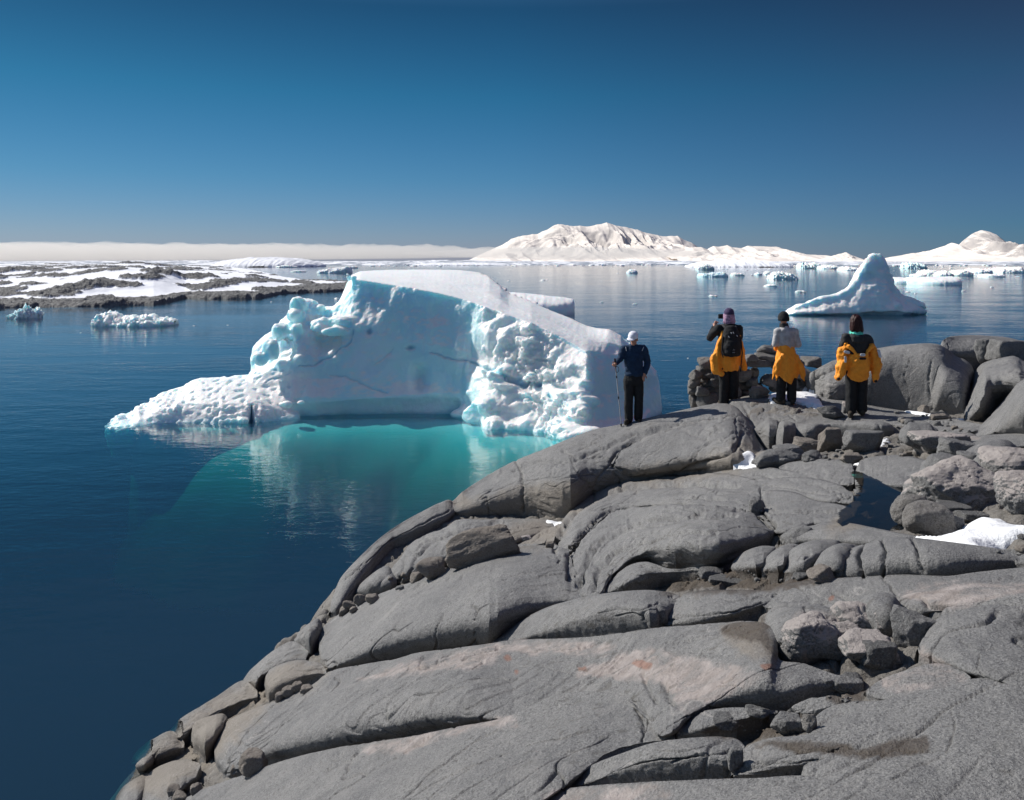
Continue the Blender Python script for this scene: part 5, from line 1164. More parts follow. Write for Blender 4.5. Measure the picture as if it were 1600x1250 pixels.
def boulder(box, label, seed, kind='grey', dep=0.8, sharp=9, planes=10, rough=0.06, sink=0.12, Y=None, tilt=0.0, name='boulder', group=None, sub=None, parent=None, flat=1.0):
    x0, y0, x1, y1 = box; cx = (x0 + x1) / 2
    if Y is None:
        p = hit(cx, y1 - 0.06 * (y1 - y0)); Y = p[1]
    Wd = (x1 - x0) / F * Y; D_ = Wd * dep; Yc = Y + D_ * 0.35
    Wd = (x1 - x0) / F * Yc
    zt = H - (y0 - HZ) / F * (Yc - 0.1 * D_); zb = H - (y1 - HZ) / F * (Yc - 0.3 * D_) - sink * (zt - (H - (y1 - HZ) / F * Yc))
    sub = sub or (6 if (x1 - x0) > 90 else 5 if (x1 - x0) > 26 else 4)
    v, f = rock_shape(seed, sharp * 1.9, planes + 5, sub, rough * 1.3, flat)
    hz = (zt - zb) / 2
    v = v * np.array([Wd / 2, D_ / 2, hz])
    if tilt: c, s = math.cos(tilt), math.sin(tilt); v = np.stack([v[:, 0] * c - v[:, 2] * s, v[:, 1], v[:, 0] * s + v[:, 2] * c], -1)
    me = mesh_np(name, v, f)
    o = link(name, me, M_B[kind], parent)
    loc = Vector(((cx - 800) / F * Yc, Yc, (zt + zb) / 2))
    o.location = loc - (parent.location if parent else Vector((0, 0, 0)))
    if parent is None: tag(o, label, 'rock' if name != 'boulder' else 'boulder', group)
    return o
boulder((1426,720,1572,806), 'biggest rounded boulder above the snow patch, with a pale crown', 11, 'pale', sharp=9, dep=0.75, planes=14, rough=.09)
boulder((1394,774,1450,822), 'round pale grey boulder at the edge of the dark pool', 12, 'lich', sharp=5, dep=0.9)
boulder((1413,786,1482,838), 'squat rounded boulder below the round one by the pool', 13, 'lich', sharp=6)
boulder((1534,702,1640,768), 'pinkish round boulder at the right edge behind the biggest boulder', 14, 'pale', sharp=7)
boulder((1560,742,1665,812), 'pinkish boulder cut by the right edge above the snow', 15, 'pale', sharp=7, rough=.1)
boulder((1455,788,1514,812), 'small dark rock wedged under the biggest boulder', 16, 'dark', sharp=12)
boulder((1478,806,1506,832), 'small angular block at the top corner of the snow patch', 17, 'grey', sharp=14)
boulder((1494,799,1545,818), 'flat dark slab lying on the upper edge of the snow', 18, 'dark', sharp=14)
boulder((1572,752,1610,775), 'dark stone in the gap between the pinkish boulders', 118, 'dark', sharp=10)
boulder((1500,708,1545,740), 'grey rock behind the biggest boulder, beside the pinkish one', 19, 'grey', sharp=8)
boulder((1443,712,1508,748), 'smooth sloping rock just left of the biggest boulder top', 20, 'grey', sharp=6)
boulder((1404,663,1468,697), 'angular grey rock at the foot of the sloping cliff, on rubble', 21, 'grey', sharp=12)
boulder((1424,677,1516,706), 'long pale tan rock below the angular one', 22, 'pale', sharp=8, dep=.5)
boulder((1468,686,1520,714), 'grey wedge leaning on the long pale rock', 121, 'grey', sharp=12)
boulder((1280,668,1320,708), 'upright squared stone in the notch below the ledge', 23, 'tan', sharp=14, dep=.7)
boulder((1319,672,1382,709), 'broad smooth stone right of the upright squared one', 24, 'grey', sharp=9, dep=.6)
boulder((1239,684,1286,708), 'cracked tan angular stone left of the upright one', 25, 'tan', sharp=16)
boulder((1177,703,1250,728), 'long rounded stone beside the small snow wedge', 26, 'grey', sharp=7, dep=.5)
boulder((1210,697,1254,712), 'small stone tucked behind the long rounded one', 27, 'grey', sharp=8)
boulder((1252,706,1285,720), 'thin flake of rock under the tan angular stone', 28, 'dark', sharp=14)
boulder((1312,708,1346,724), 'small brown stone under the broad smooth stone', 29, 'tan', sharp=10)
boulder((1170,778,1196,806), 'small cracked stone wedged between the arch and the plates', 30, 'grey', sharp=12)
boulder((1333,786,1362,800), 'small flat stone in the brown shallows of the pool', 31, 'tan', sharp=8)
boulder((1334,764,1376,784), 'flat slab just awash at the top of the pool', 32, 'grey', sharp=8, dep=.7)
boulder((1222,826,1272,852), 'quartz banded jagged stone above the row of blocks', 33, 'grey', sharp=16, tilt=0.3)
boulder((1262,886,1304,912), 'loose tan stone lying in front of the row of blocks', 34, 'tan', sharp=9)
boulder((1240,896,1262,908), 'little brown stone left of the loose tan stone', 35, 'dark', sharp=9)
boulder((1106,902,1168,918), 'flat slab half sunk in the brown gravel puddle', 36, 'dark', sharp=12, dep=.6)
boulder((1092,888,1128,906), 'small dark stone on the gravel by the arched slab', 37, 'dark', sharp=12)
boulder((1022,948,1044,976), 'little upright stone between two slabs', 38, 'grey', sharp=12)
boulder((1303,946,1372,1004), 'pink topped boulder at the back of the boulder cluster', 39, 'pale', sharp=7, rough=.1)
boulder((1302,975,1346,1004), 'small pinkish wedge between the cluster boulders', 40, 'pale', sharp=9)
boulder((1316,997,1398,1042), 'pink topped boulder at the front of the boulder cluster', 41, 'pale', sharp=11, rough=.09)
boulder((1366,960,1394,990), 'small pale stone between the cluster and the dark angular rock', 42, 'pale', sharp=9)
boulder((1390,953,1462,1010), 'dark angular rock right of the cluster', 43, 'grey', sharp=18, planes=14)
boulder((1361,1031,1380,1044), 'tiny white stone in the hollow below the cluster', 44, 'pale', sharp=9)
boulder((1222,968,1314,1034), 'pink crusted block at the left of the boulder cluster', 45, 'pale', sharp=9, rough=.08, dep=.7)
boulder((1340,1002,1400,1046), 'dark stone in the shade behind the front cluster boulder', 46, 'dark', sharp=9)
boulder((694,826,812,880), 'long banded tan boulder lying in the gully by the seaward bench', 47, 'tan', sharp=14, dep=.35, tilt=0.22)
boulder((650,875,698,908), 'rounded tan stone below the long banded boulder', 48, 'tan', sharp=7)
boulder((640,894,660,910), 'small tan stone left of the rounded one', 49, 'tan', sharp=7)
boulder((694,872,714,886), 'small stone right of the rounded tan one', 50, 'tan', sharp=7)
boulder((852,846,866,856), 'pebble at the left foot of the arched slab', 51, 'tan', sharp=7)
boulder((805,836,832,846), 'pale stone capped with snow in the gully', 52, 'pale', sharp=9)
boulder((1165,1108,1208,1126), 'dark stone in the lower crevice', 53, 'dark', sharp=12)
boulder((1205,1118,1252,1152), 'angular stone standing in the lower crevice', 54, 'grey', sharp=14)
boulder((1254,1116,1276,1146), 'small pale upright stone in the lower crevice', 55, 'lich', sharp=14)
boulder((1110,1116,1168,1136), 'flat dark slab in the brown puddle at the bottom', 56, 'dark', sharp=12)
boulder((1136,1168,1160,1206), 'upright stone in the crack at the bottom', 57, 'grey', sharp=12)
boulder((1300,1060,1345,1084), 'rounded stone at the tip of the pale ridge', 58, 'grey', sharp=7)
boulder((1320,1056,1350,1072), 'dark stone above the brown puddle', 59, 'dark', sharp=10)
boulder((1125,584,1150,594), 'stone', 60, 'grey') if False else None
boulder((1170,604,1202,624), 'loose brownish stone on the ledge between two walkers', 61, 'tan', sharp=12)
boulder((1278,634,1318,656), 'dark jagged stone left of the walker with the teal collar', 62, 'dark', sharp=16)
boulder((1314,628,1334,646), 'pale stone behind the legs of the walker with the teal collar', 63, 'pale', sharp=10)
boulder((1436,632,1452,648), 'small orange brown stone beside the thin snow strip', 64, 'tan', sharp=12)
boulder((1468,634,1488,648), 'small grey stone on the thin snow strip', 65, 'grey', sharp=12)
boulder((1452,645,1482,656), 'flat tan stone below the thin snow strip', 66, 'tan', sharp=12)
boulder((1520,528,1560,565), 'cracked knob of rock on the skyline at the right', 67, 'grey', sharp=10, Y=15.5)
boulder((1548,530,1600,572), 'cracked knob of rock behind the big right hand blocks', 68, 'grey', sharp=12, Y=15.0)
boulder((372,1176,416,1212), 'tan wedge shaped stone at the foot of the long pale ridge', 69, 'tan', sharp=9)
for i, (bx, kd) in enumerate([((440,1074,462,1090),'tan'),((456,1066,474,1082),'tan'),((430,1083,446,1096),'tan'),((470,1072,490,1082),'tan'),((536,938,556,956),'tan'),((553,928,572,946),'tan'),((530,948,546,962),'tan'),((570,930,592,944),'tan'),((546,948,560,958),'tan'),
                            ((262,1228,284,1246),'tan'),((280,1222,300,1240),'tan'),((296,1226,316,1240),'tan'),((270,1240,292,1256),'tan'),((360,1196,376,1212),'tan')]):
    boulder(bx, 'small tan rounded stone packed with others against the left foot of a whaleback slab', 900 + i, kd, sharp=6, name='stone', group='rounded stones packed in the seaward gullies')
# scattered rubble on the gravelly flats at the right, one stone each
rr = random.Random(9); k = 0
WHERE = ['on the flats below the thin snow strip', 'beside the long pale rock at the right', 'on the brown gravel before the arched slab', 'at the tip of the long pale ridge', 'in the lower brown crevice', 'above the dark pool', 'around the snow behind the walkers', 'beyond the lower end of the snow patch', 'below the smooth stones of the ledge', 'in the gully above the big whaleback', 'on the steep seaward edge at the lower left']
for ai, (ax, ay, bx, by, cnt, s0, s1) in enumerate([(1400,645,1515,675,26,5,15),(1380,690,1440,712,10,6,14),(1085,888,1260,912,26,4,12),(1290,1068,1345,1100,12,5,14),(1130,1120,1230,1150,14,5,14),(1350,700,1430,716,8,6,14),(1195,612,1300,640,12,5,13),(1545,838,1600,866,10,8,22),(1255,700,1340,722,10,5,12),(560,900,640,925,8,8,18),(215,1160,420,1230,0,8,18)]):
    for i in range(cnt):
        px = rr.uniform(ax, bx); py = rr.uniform(ay, by); s_ = s0 + (s1 - s0) * rr.random() ** 2
        boulder((px - s_ / 2, py - s_ * 0.6, px + s_ / 2, py), 'small broken stone ' + WHERE[ai], 1000 + k, rr.choice(['grey', 'tan', 'dark', 'grey', 'lich']), sharp=rr.choice([8, 12, 16]), name='stone', group='broken stones ' + WHERE[ai], sub=3); k += 1

# ------------------------------------------------------------------ dry stone wall behind the walkers
wl = empty('stone_wall', (4.6, 16.0, H - 2.9)); tag(wl, 'ruined dry stone wall with a lintel and a gap, behind the walker with the backpack', 'stone wall')
WS = [(1092,559,1113,577,'lich'),(1110,562,1124,578,'grey'),(1090,573,1112,590,'lich'),(1078,578,1096,594,'lich'),(1094,578,1122,594,'grey'),(1116,576,1132,592,'dark'),(1077,590,1092,606,'lich'),(1090,592,1112,608,'grey'),(1108,592,1130,606,'dark'),(1076,603,1090,616,'lich'),(1088,604,1106,618,'grey'),(1104,604,1128,618,'dark'),
      (1078,614,1094,640,'lich'),(1088,612,1132,644,'grey'),(1126,590,1150,606,'grey'),(1128,606,1156,620,'grey'),(1130,618,1160,634,'dark'),(1148,596,1170,612,'dark'),(1150,578,1172,596,'grey'),(1154,610,1180,624,'dark'),(1168,590,1184,604,'dark'),(1174,600,1192,614,'dark'),(1170,575,1184,592,'lich'),(1146,562,1168,578,'grey'),(1128,564,1148,578,'grey'),
      (1166,554,1182,563,'grey'),(1180,552,1212,564,'lich'),(1184,540,1212,553,'grey'),(1190,586,1214,606,'grey'),(1202,600,1216,612,'lich'),(1206,560,1232,578,'grey'),(1210,576,1236,594,'dark'),(1230,562,1256,580,'grey'),(1214,592,1244,608,'grey'),(1254,558,1282,574,'lich'),(1240,576,1266,594,'grey'),(1238,592,1262,610,'dark')]
for i, (x0, y0, x1, y1, kd) in enumerate(WS):
    boulder((x0 - 1.5, y0 - 1, x1 + 1.5, y1 + 1.5), None, 300 + i, kd, sharp=13, Y=15.75 + 0.12 * ((i * 7) % 5 - 2) * 0.5, dep=0.9, rough=.06, sink=0, parent=wl, name='stone', sub=4)
o = boulder((1160,562,1222,575), None, 350, 'dark', sharp=18, Y=15.7, dep=.4, rough=.02, sink=0, parent=wl, name='lintel', sub=5)
for px in (1120, 1250):    # core that ties the stones to the rock
    boulder((px - 34, 590, px + 34, 650), None, 360 + px, 'dark', sharp=12, Y=15.9, dep=.7, sink=0.3, parent=wl, name='stone', sub=4)

# ------------------------------------------------------------------ pools and snow lying on the rock
def sheet(pts, zfun, mat, name, kind, label=None, dome=0.0, feather=0.25, res=0.02, zoff=0.0, warp=0.03):
    """a patch whose outline is the given pixels laid on the rock"""
    w_ = np.array([onbase(p[0], p[1], 0.05) if kind == 'snow' else hit(*p) for p in pts]); poly = smooth_poly(w_[:, :2], 4)
    x0, y0 = poly.min(0) - .1; x1, y1 = poly.max(0) + .1
    nx_, ny_ = max(12, int((x1 - x0) / res)), max(12, int((y1 - y0) / res))
    X, Yg = np.meshgrid(np.linspace(x0, x1, nx_), np.linspace(y0, y1, ny_))
    s = poly_sd(X + warp * fbm2(X * 4, Yg * 4, 3, 41), Yg + warp * fbm2(X * 4, Yg * 4, 3, 42), poly)
    Zg = zfun(X, Yg, s, w_)
    fc = grid_faces(nx_, ny_); fc = fc[s.reshape(-1)[fc].max(1) > -0.03]
    me = mesh_np(name, np.stack([X, Yg, Zg + zoff], -1).reshape(-1, 3), fc)
    if kind == 'snow': attr(me, 'snow', np.ones(X.size)); attr(me, 'deep', np.zeros(X.size))
    o = link(name, me, mat); tag(o, kind='structure')
    if label: o['label'] = label
    return o
t = NT('snow_patch'); n_ = t.tex(9.0, 5, 0.6); n2_ = t.tex(60.0, 3, 0.6)
nb = t.bump(t.math('ADD', n_.outputs[0], t.math('MULTIPLY', n2_.outputs[0], 0.25)), 0.6, 0.04)
t.princ(t.ramp(n_.outputs[0], [(0.25, (0.72, 0.74, 0.76)), (0.6, (0.86, 0.87, 0.88))]), 0.5, nb, spec=0.3); M_SNOW = t.m
def rock_z(X, Yg):
    out = np.empty(X.size)
    for i, (a, b) in enumerate(zip(X.ravel(), Yg.ravel())): out[i] = ground_at(a, b)
    return out.reshape(X.shape)
def snow_z(h):
    def fn(X, Yg, s, w_):
        bz = base(X, Yg); zg = np.clip(rock_z(X, Yg), bz - 0.12, bz + 0.16); k = np.clip(s / 0.25, 0, 1)
        # the snow levels out the hollows under it
        zs = zg.copy()
        for _ in range(12):
            zp = np.pad(zs, 1, mode='edge'); zs = (zp[:-2, 1:-1] + zp[2:, 1:-1] + zp[1:-1, :-2] + zp[1:-1, 2:]) / 4
        zs = np.maximum(zs, zg) if False else zs
        return np.where(s > 0, zs + h * (1 - (1 - k) ** 2) ** 0.5 + 0.012 * fbm2(X * 5, Yg * 5, 3, 43), zg - 0.05)
    return fn
sheet([(1428,840),(1455,836),(1478,828),(1500,816),(1514,806),(1548,801),(1580,808),(1620,812),(1640,826),(1600,830),(1575,834),(1558,842),(1556,858),(1530,856),(1497,850),(1460,845)], snow_z(0.10), M_SNOW, 'snow_patch', 'snow', 'smooth white snow patch below the boulders at the right')
sheet([(1148,731),(1160,722),(1172,716),(1180,716),(1180,729),(1165,732)], snow_z(0.06), M_SNOW, 'snow_patch', 'snow', 'small snow wedge beside the ridge')
sheet([(1200,620),(1208,612),(1222,610),(1244,608),(1262,614),(1284,624),(1292,634),(1268,628),(1244,620),(1216,622)], snow_z(0.07), M_SNOW, 'snow_patch', 'snow', 'broken snow behind the walkers')
sheet([(1412,641),(1436,640),(1470,645),(1504,649),(1500,652),(1460,650),(1424,646)], snow_z(0.04), M_SNOW, 'snow_patch', 'snow', 'thin snow strip at the foot of the big rock')
sheet([(1332,712),(1345,706),(1362,706),(1356,714),(1342,717)], snow_z(0.03), M_SNOW, 'snow_patch', 'snow')
sheet([(1362,680),(1378,676),(1392,678),(1384,688),(1370,690)], snow_z(0.03), M_SNOW, 'snow_patch', 'snow')
sheet([(852,815),(864,810),(880,810),(878,818),(862,820)], snow_z(0.03), M_SNOW, 'snow_patch', 'snow')
def flat_z(dz):
    def fn(X, Yg, s, w_): return np.full(X.shape, np.median(w_[:, 2]) + dz)
    return fn
t = NT('pool_water'); wv = t.tex(5.0, 2, 0.5); nb = t.bump(wv.outputs[0], 0.3, 0.004)
lw = t.n('LayerWeight'); t.l(nb, lw.inputs['Normal']); fr = t.math('ADD', t.math('MULTIPLY', t.math('POWER', lw.outputs['Facing'], 4.0), 0.9), 0.03)
gl = t.n('BsdfGlossy'); gl.inputs['Roughness'].default_value = 0.02; t.l(nb, gl.inputs['Normal'])
tr = t.n('BsdfTransparent'); tr.inputs['Color'].default_value = (0.30, 0.24, 0.17, 1); df = t.n('BsdfDiffuse'); df.inputs['Color'].default_value = (0.010, 0.016, 0.022, 1)
m0 = t.n('MixShader'); m0.inputs[0].default_value = 0.55; t.l(tr.outputs[0], m0.inputs[1]); t.l(df.outputs[0], m0.inputs[2])
m1 = t.n('MixShader'); t.l(fr, m1.inputs[0]); t.l(m0.outputs[0], m1.inputs[1]); t.l(gl.outputs[0], m1.inputs[2]); t.l(m1.outputs[0], t.out.inputs['Surface']); M_POOL = t.m
POOLS = [([(1340,762),(1372,756),(1400,756),(1440,754),(1455,760),(1440,775),(1420,790),(1425,812),(1430,826),(1400,826),(1360,824),(1318,820),(1326,808),(1344,798),(1350,785),(1342,776)], 0.015, 'still dark blue rock pool')]
for pts, dz, lb in POOLS: sheet(pts, flat_z(dz), M_POOL, 'rock_pool', 'water', lb, warp=0.02)
# ------------------------------------------------------------------ people
def cloth(name, c, rough=0.8, bs=0.4, sc_=14.0, var=0.25, spec=0.2):
    t = NT(name); a = t.tex(sc_, 4, 0.6); b = t.tex(260.0, 2, 0.6)
    cc = t.ramp(a.outputs[0], [(0.3, tuple(q * (1 - var) for q in c)), (0.7, tuple(min(1, q * (1 + var)) for q in c))])
    t.princ(cc, rough, t.bump(t.math('ADD', a.outputs[0], t.math('MULTIPLY', b.outputs[0], 0.1)), bs, 0.012), spec=spec); return t.m
MC = {'skin': cloth('skin', (0.46, 0.24, 0.17), 0.55, 0.1, 8, 0.08), 'navy': cloth('navy_fleece', (0.014, 0.034, 0.072)), 'black': cloth('black_cloth', (0.018, 0.019, 0.021)), 'charcoal': cloth('charcoal_cloth', (0.035, 0.036, 0.038)),
      'yellow': cloth('yellow_shell', (0.94, 0.33, 0.035), 0.6, 0.35, 9, 0.12), 'grey': cloth('grey_knit', (0.42, 0.41, 0.41)), 'white': cloth('white_cotton', (0.72, 0.73, 0.80), 0.8, 0.2), 'boot': cloth('boot_leather', (0.045, 0.038, 0.030)),
      'hair': cloth('dark_red_hair', (0.030, 0.010, 0.009), 0.45, 0.6, 40), 'pink': cloth('patterned_scarf', (0.34, 0.22, 0.32), 0.8, 0.4, 30, 0.6), 'purple': cloth('purple_cap', (0.06, 0.045, 0.10)), 'teal': cloth('teal_fleece', (0.10, 0.55, 0.42)),
      'silver': cloth('reflective_patch', (0.55, 0.57, 0.60), 0.35, 0.1, spec=0.6), 'steel': cloth('pole_metal', (0.42, 0.42, 0.42), 0.35, 0.05, spec=0.6), 'glass': cloth('dark_lens', (0.01, 0.01, 0.01), 0.1, 0.0, spec=0.8)}
def cap_(p0, p1, r0, r1, ey=1.0, n=16, ax=None):
    """closed tapered limb between two points; ey squashes it front to back"""
    p0 = np.array(p0, float); p1 = np.array(p1, float); d = p1 - p0; L = np.linalg.norm(d) + 1e-9; d = d / L
    a = np.array([0, 1.0, 0]); 
    if abs(d @ a) > 0.9: a = np.array([1.0, 0, 0])
    u = np.cross(d, a); u /= np.linalg.norm(u); v_ = np.cross(d, u)
    prof = [(-r0 * math.cos(t), r0 * math.sin(t)) for t in (0.25, 0.6, 1.0, 1.3)] + [(0, r0)] + [(L * q, r0 + (r1 - r0) * q) for q in (0.25, 0.5, 0.75, 1.0)] + [(L + r1 * math.cos(t), r1 * math.sin(t)) for t in (1.3, 1.0, 0.6, 0.25)]
    th = np.linspace(0, 2 * math.pi, n, endpoint=False)
    rings = []
    for s_, r_ in prof:
        c = p0 + d * s_
        rings.append([c + u * math.cos(t) * r_ + v_ * math.sin(t) * r_ * ey for t in th])
    return tri_fan(rings)
def ell(c, r): return ball(c, 1.0, r)
def mirror_chain(pts, rs, ey=1.0): return [cap_(pts[i], pts[i + 1], rs[i], rs[i + 1], ey) for i in range(len(pts) - 1)]
def ring_body(rows, n=28):
    """trunk or skirt through (z, cx, cy, rx, ry) rows"""
    th = np.linspace(0, 2 * math.pi, n, endpoint=False)
    return tri_fan([[np.array([cx + math.cos(t) * rx_, cy + math.sin(t) * ry_, z]) for t in th] for (z, cx, cy, rx_, ry_) in rows])
def piece(name, parts, mat, parent, vox=0.010, it=2, wr=0.006, ws=9.0, seed=0, base=(0, 0, 0), fn=None, dirn=(1, 1, 1)):
    v, f, n = fuse(name, parts, vox, iters=it)
    x, y, z = v.T
    if wr: v = v + n * (wr * (fbm3(x * ws * dirn[0] + seed, y * ws * dirn[1], z * ws * dirn[2], 3, seed, 0.5)))[:, None]
    if fn is not None: v = fn(v)
    me = mesh_np(name, v, f); o = link(name, me, MC[mat], parent); return o
def hand(wrist, dir_, up, side, curl=0.5, sc_=1.0):
    """palm, four fingers and a thumb, as closed limbs"""
    w_ = np.array(wrist, float); d = np.array(dir_, float); d /= np.linalg.norm(d); u = np.array(up, float); u -= d * (u @ d); u /= np.linalg.norm(u); s = np.cross(d, u) * side
    out = [cap_(w_, w_ + d * 0.085 * sc_, 0.026 * sc_, 0.034 * sc_, 0.6)]
    for i, ln in enumerate((0.068, 0.078, 0.072, 0.058)):
        b = w_ + d * 0.085 * sc_ + s * (i - 1.5) * 0.019 * sc_; m_ = b + (d * math.cos(curl) - u * math.sin(curl)) * ln * 0.5 * sc_
        e = m_ + (d * math.cos(curl * 2.4) - u * math.sin(curl * 2.4)) * ln * 0.5 * sc_
        out += [cap_(b, m_, 0.0095 * sc_, 0.009 * sc_), cap_(m_, e, 0.009 * sc_, 0.0075 * sc_)]
    b = w_ + d * 0.03 * sc_ - s * 0.03 * sc_; m_ = b + (d * 0.6 - s * 0.6 - u * 0.4) * 0.04 * sc_; e = m_ + (d * 0.8 - u * 0.6) * 0.03 * sc_
    return out + [cap_(b, m_, 0.012 * sc_, 0.011 * sc_), cap_(m_, e, 0.011 * sc_, 0.009 * sc_)]
def head(c, f, s=1.0):
    """head around c facing the flat direction f: skull, jaw, nose, ears, brow, lips"""
    c = np.array(c, float); f = np.array(f, float); f /= np.linalg.norm(f); r = np.array([f[1], -f[0], 0]); r /= np.linalg.norm(r); u = np.cross(r, f)
    q = lambda a, b, z_: c + r * a * s + f * b * s + u * z_ * s
    return [ell(q(0, -0.012, 0.02), (.078 * s, .088 * s, .105 * s)), cap_(q(0, .02, -.03), q(0, .035, -.085), .062 * s, .036 * s), cap_(q(0, .075, .012), q(0, .102, -.028), .010 * s, .016 * s), ell(q(.078, 0, -.005), (.012, .022, .032)), ell(q(-.078, 0, -.005), (.012, .022, .032)),
            cap_(q(-.03, .068, .03), q(.03, .068, .03), .014 * s, .014 * s), cap_(q(-.018, .078, -.058), q(.018, .078, -.058), .010 * s, .010 * s)]
def legs(hipz, hx, knees, ankles, r=(0.10, 0.085, 0.075), cy=0.0):
    r = (0.075, 0.06, 0.045)
    out = []
    for k, a, sx in zip(knees, ankles, (-1, 1)): out += [cap_((hx * sx, cy, hipz), k, r[0], r[1]), cap_(k, a, r[1], r[2])]
    return out
def boots(ankles, dirs, parent):
    for a, d in zip(ankles, dirs):
        a = np.array(a, float); d = np.array(d, float); d /= np.linalg.norm(d)
        o = piece('boot', [cap_(a + (0, 0, .10), a + (0, 0, -0.0), .055, .055), cap_(a + (0, 0, -.01) - d * .05, a + (0, 0, -.015) + d * .14, .050, .042, 0.9), cap_(a + (0, 0, -.045) - d * .05, a + (0, 0, -.05) + d * .15, .034, .032, 1.2)], 'boot', parent, .011, 2, 0.003)
def plant(loc, A):
    """ankles lowered or raised to the rock under each foot"""
    g = [ground_at(loc.x + a[0], loc.y + a[1] + 0.03) for a in A]
    loc.z = 0.5 * (g[0] + g[1])
    return [(a[0], a[1], a[2] + gi - loc.z) for a, gi in zip(A, g)]
def person(px, py, Y, label):
    p = P(px, py, Y); z = ground_at(p[0], p[1]); Yr = Y
    # slide along the ray until the feet rest on the rock
    best = -9
    for q in np.linspace(Y - 1.0, Y + 0.6, 50):
        c = P(px, py, q); g = ground_at(c[0], c[1]) - c[2]
        if g > best: best = g; Yr = q
        if g >= 0: break
    c = P(px, py, Yr); return Vector((c[0], c[1], ground_at(c[0], c[1]))), Yr
def body_obj(parts, loc, label):
    v, f, n = fuse('body', parts, 0.0085, iters=1)
    me = mesh_np('person', v, f); o = link('person', me, MC['skin']); o.location = loc
    tag(o, label, 'person'); return o

# 1 --- the one in navy with a trekking pole, facing the camera and looking down
loc, Yp = person(990, 658, 15.4, ''); S1 = Yp / F
k = S1 / 0.01233
A1 = [(-0.10, -0.02, 0.07), (0.085, 0.0, 0.085)]; A1 = plant(loc, A1); K1 = [(-0.10, -0.03, 0.48), (0.10, -0.02, 0.48)]
fdir = (-0.35, -1.0, -0.55)
hc = np.array([-0.005, -0.03, 1.655])
body = head(hc, (-0.35, -1.0, 0), 1.0) + [cap_((0.02, 0.02, 1.45), (0, -0.01, 1.60), .058, .055), cap_((0, 0.0, 1.0), (0, 0.02, 1.36), .11, .14, .6), cap_((-.17, .02, 1.45), (.20, .02, 1.45), .055, .055)] \
  + legs(0.92, 0.09, K1, A1) + mirror_chain([(-.20, .0, 1.45), (-.27, -.03, 1.27), (-.365, -.14, 1.20)], [.05, .042, .030]) + hand((-.36, -.135, 1.20), (-0.35, -1, -0.1), (0.9, -.2, 0.6), -1, 0.9) \
  + mirror_chain([(.20, .02, 1.45), (.275, .05, 1.19), (.20, -.05, .98)], [.05, .042, .030]) + hand((.205, -.045, .985), (-0.3, -.3, -1), (-0.3, -1, 0.2), 1, 0.3)
for i in range(len(A1)): pass
p1 = body_obj(body, loc, 'person in navy fleece and white cap looking down, leaning on a trekking pole')
piece('sweater', [ring_body([(0.93, .012, 0, .175, .125), (0.97, .012, 0, .185, .135), (1.08, .005, 0, .175, .125), (1.25, .0, 0.01, .19, .13), (1.38, 0, .02, .205, .125), (1.46, .0, .02, .19, .10), (1.52, .0, .015, .10, .08), (1.56, 0, 0, .07, .065)]), cap_((-.18, .02, 1.46), (.19, .02, 1.47), .075, .075)]
  + mirror_chain([(-.195, .015, 1.455), (-.265, -.03, 1.28), (-.345, -.12, 1.215)], [.080, .066, .050]) + mirror_chain([(.20, .02, 1.455), (.285, .05, 1.20), (.225, -.03, 1.01)], [.082, .068, .052]), 'navy', p1, .010, 2, 0.010, 10, 1, dirn=(.6, 1, 1.6))
piece('trousers', [ring_body([(0.76, 0, 0, .165, .12), (0.86, 0.0, 0, .185, .135), (0.96, .01, 0, .175, .125), (0.99, .01, 0, .165, .12)])] + mirror_chain([(-.09, 0, .84), (-.10, -.03, .48), (-.10, -.02, A1[0][2] + .03)], [.108, .088, .084]) + mirror_chain([(.09, 0, .84), (.10, -.02, .48), (.088, 0, A1[1][2] + .04)], [.108, .088, .084]), 'black', p1, .010, 2, 0.010, 8, 2, dirn=(1, 1, .5))
boots(A1, [(-.6, -1, 0), (.15, -1, 0)], p1)
piece('cap', [ring_body([(0.0, 0, 0, .098, .108), (.04, 0, 0, .10, .11), (.085, 0, 0, .085, .095), (.118, 0, 0, .055, .06), (.13, 0, 0, .02, .02)]), ring_body([(-0.012, -.03, -.085, .075, .085), (0.002, -.03, -.085, .078, .088), (0.012, -.02, -.07, .06, .07)])], 'white', p1, .008, 2, 0.001, 10, 3,
      fn=lambda v: (v @ np.array(Matrix.Rotation(R(16), 3, 'X') @ Matrix.Rotation(R(-18), 3, 'Z')).T) + hc + np.array([-.01, -0.005, .035]))
piece('sunglasses', [cap_(hc + (-.085, -.062, .012), hc + (.025, -.092, .012), .018, .018, .5), cap_(hc + (.025, -.092, .014), hc + (.08, -.005, .02), .008, .008)], 'glass', p1, .006, 1, 0)
for sx, rot in ((-0.165, .1), (0.185, -.35)):
    piece('shoulder_stripe', [cap_((sx, -.068, 1.505), (sx + (-.03 if sx > 0 else .01), -.088, 1.44), .009, .009, .5)], 'silver', p1, .006, 1, 0)
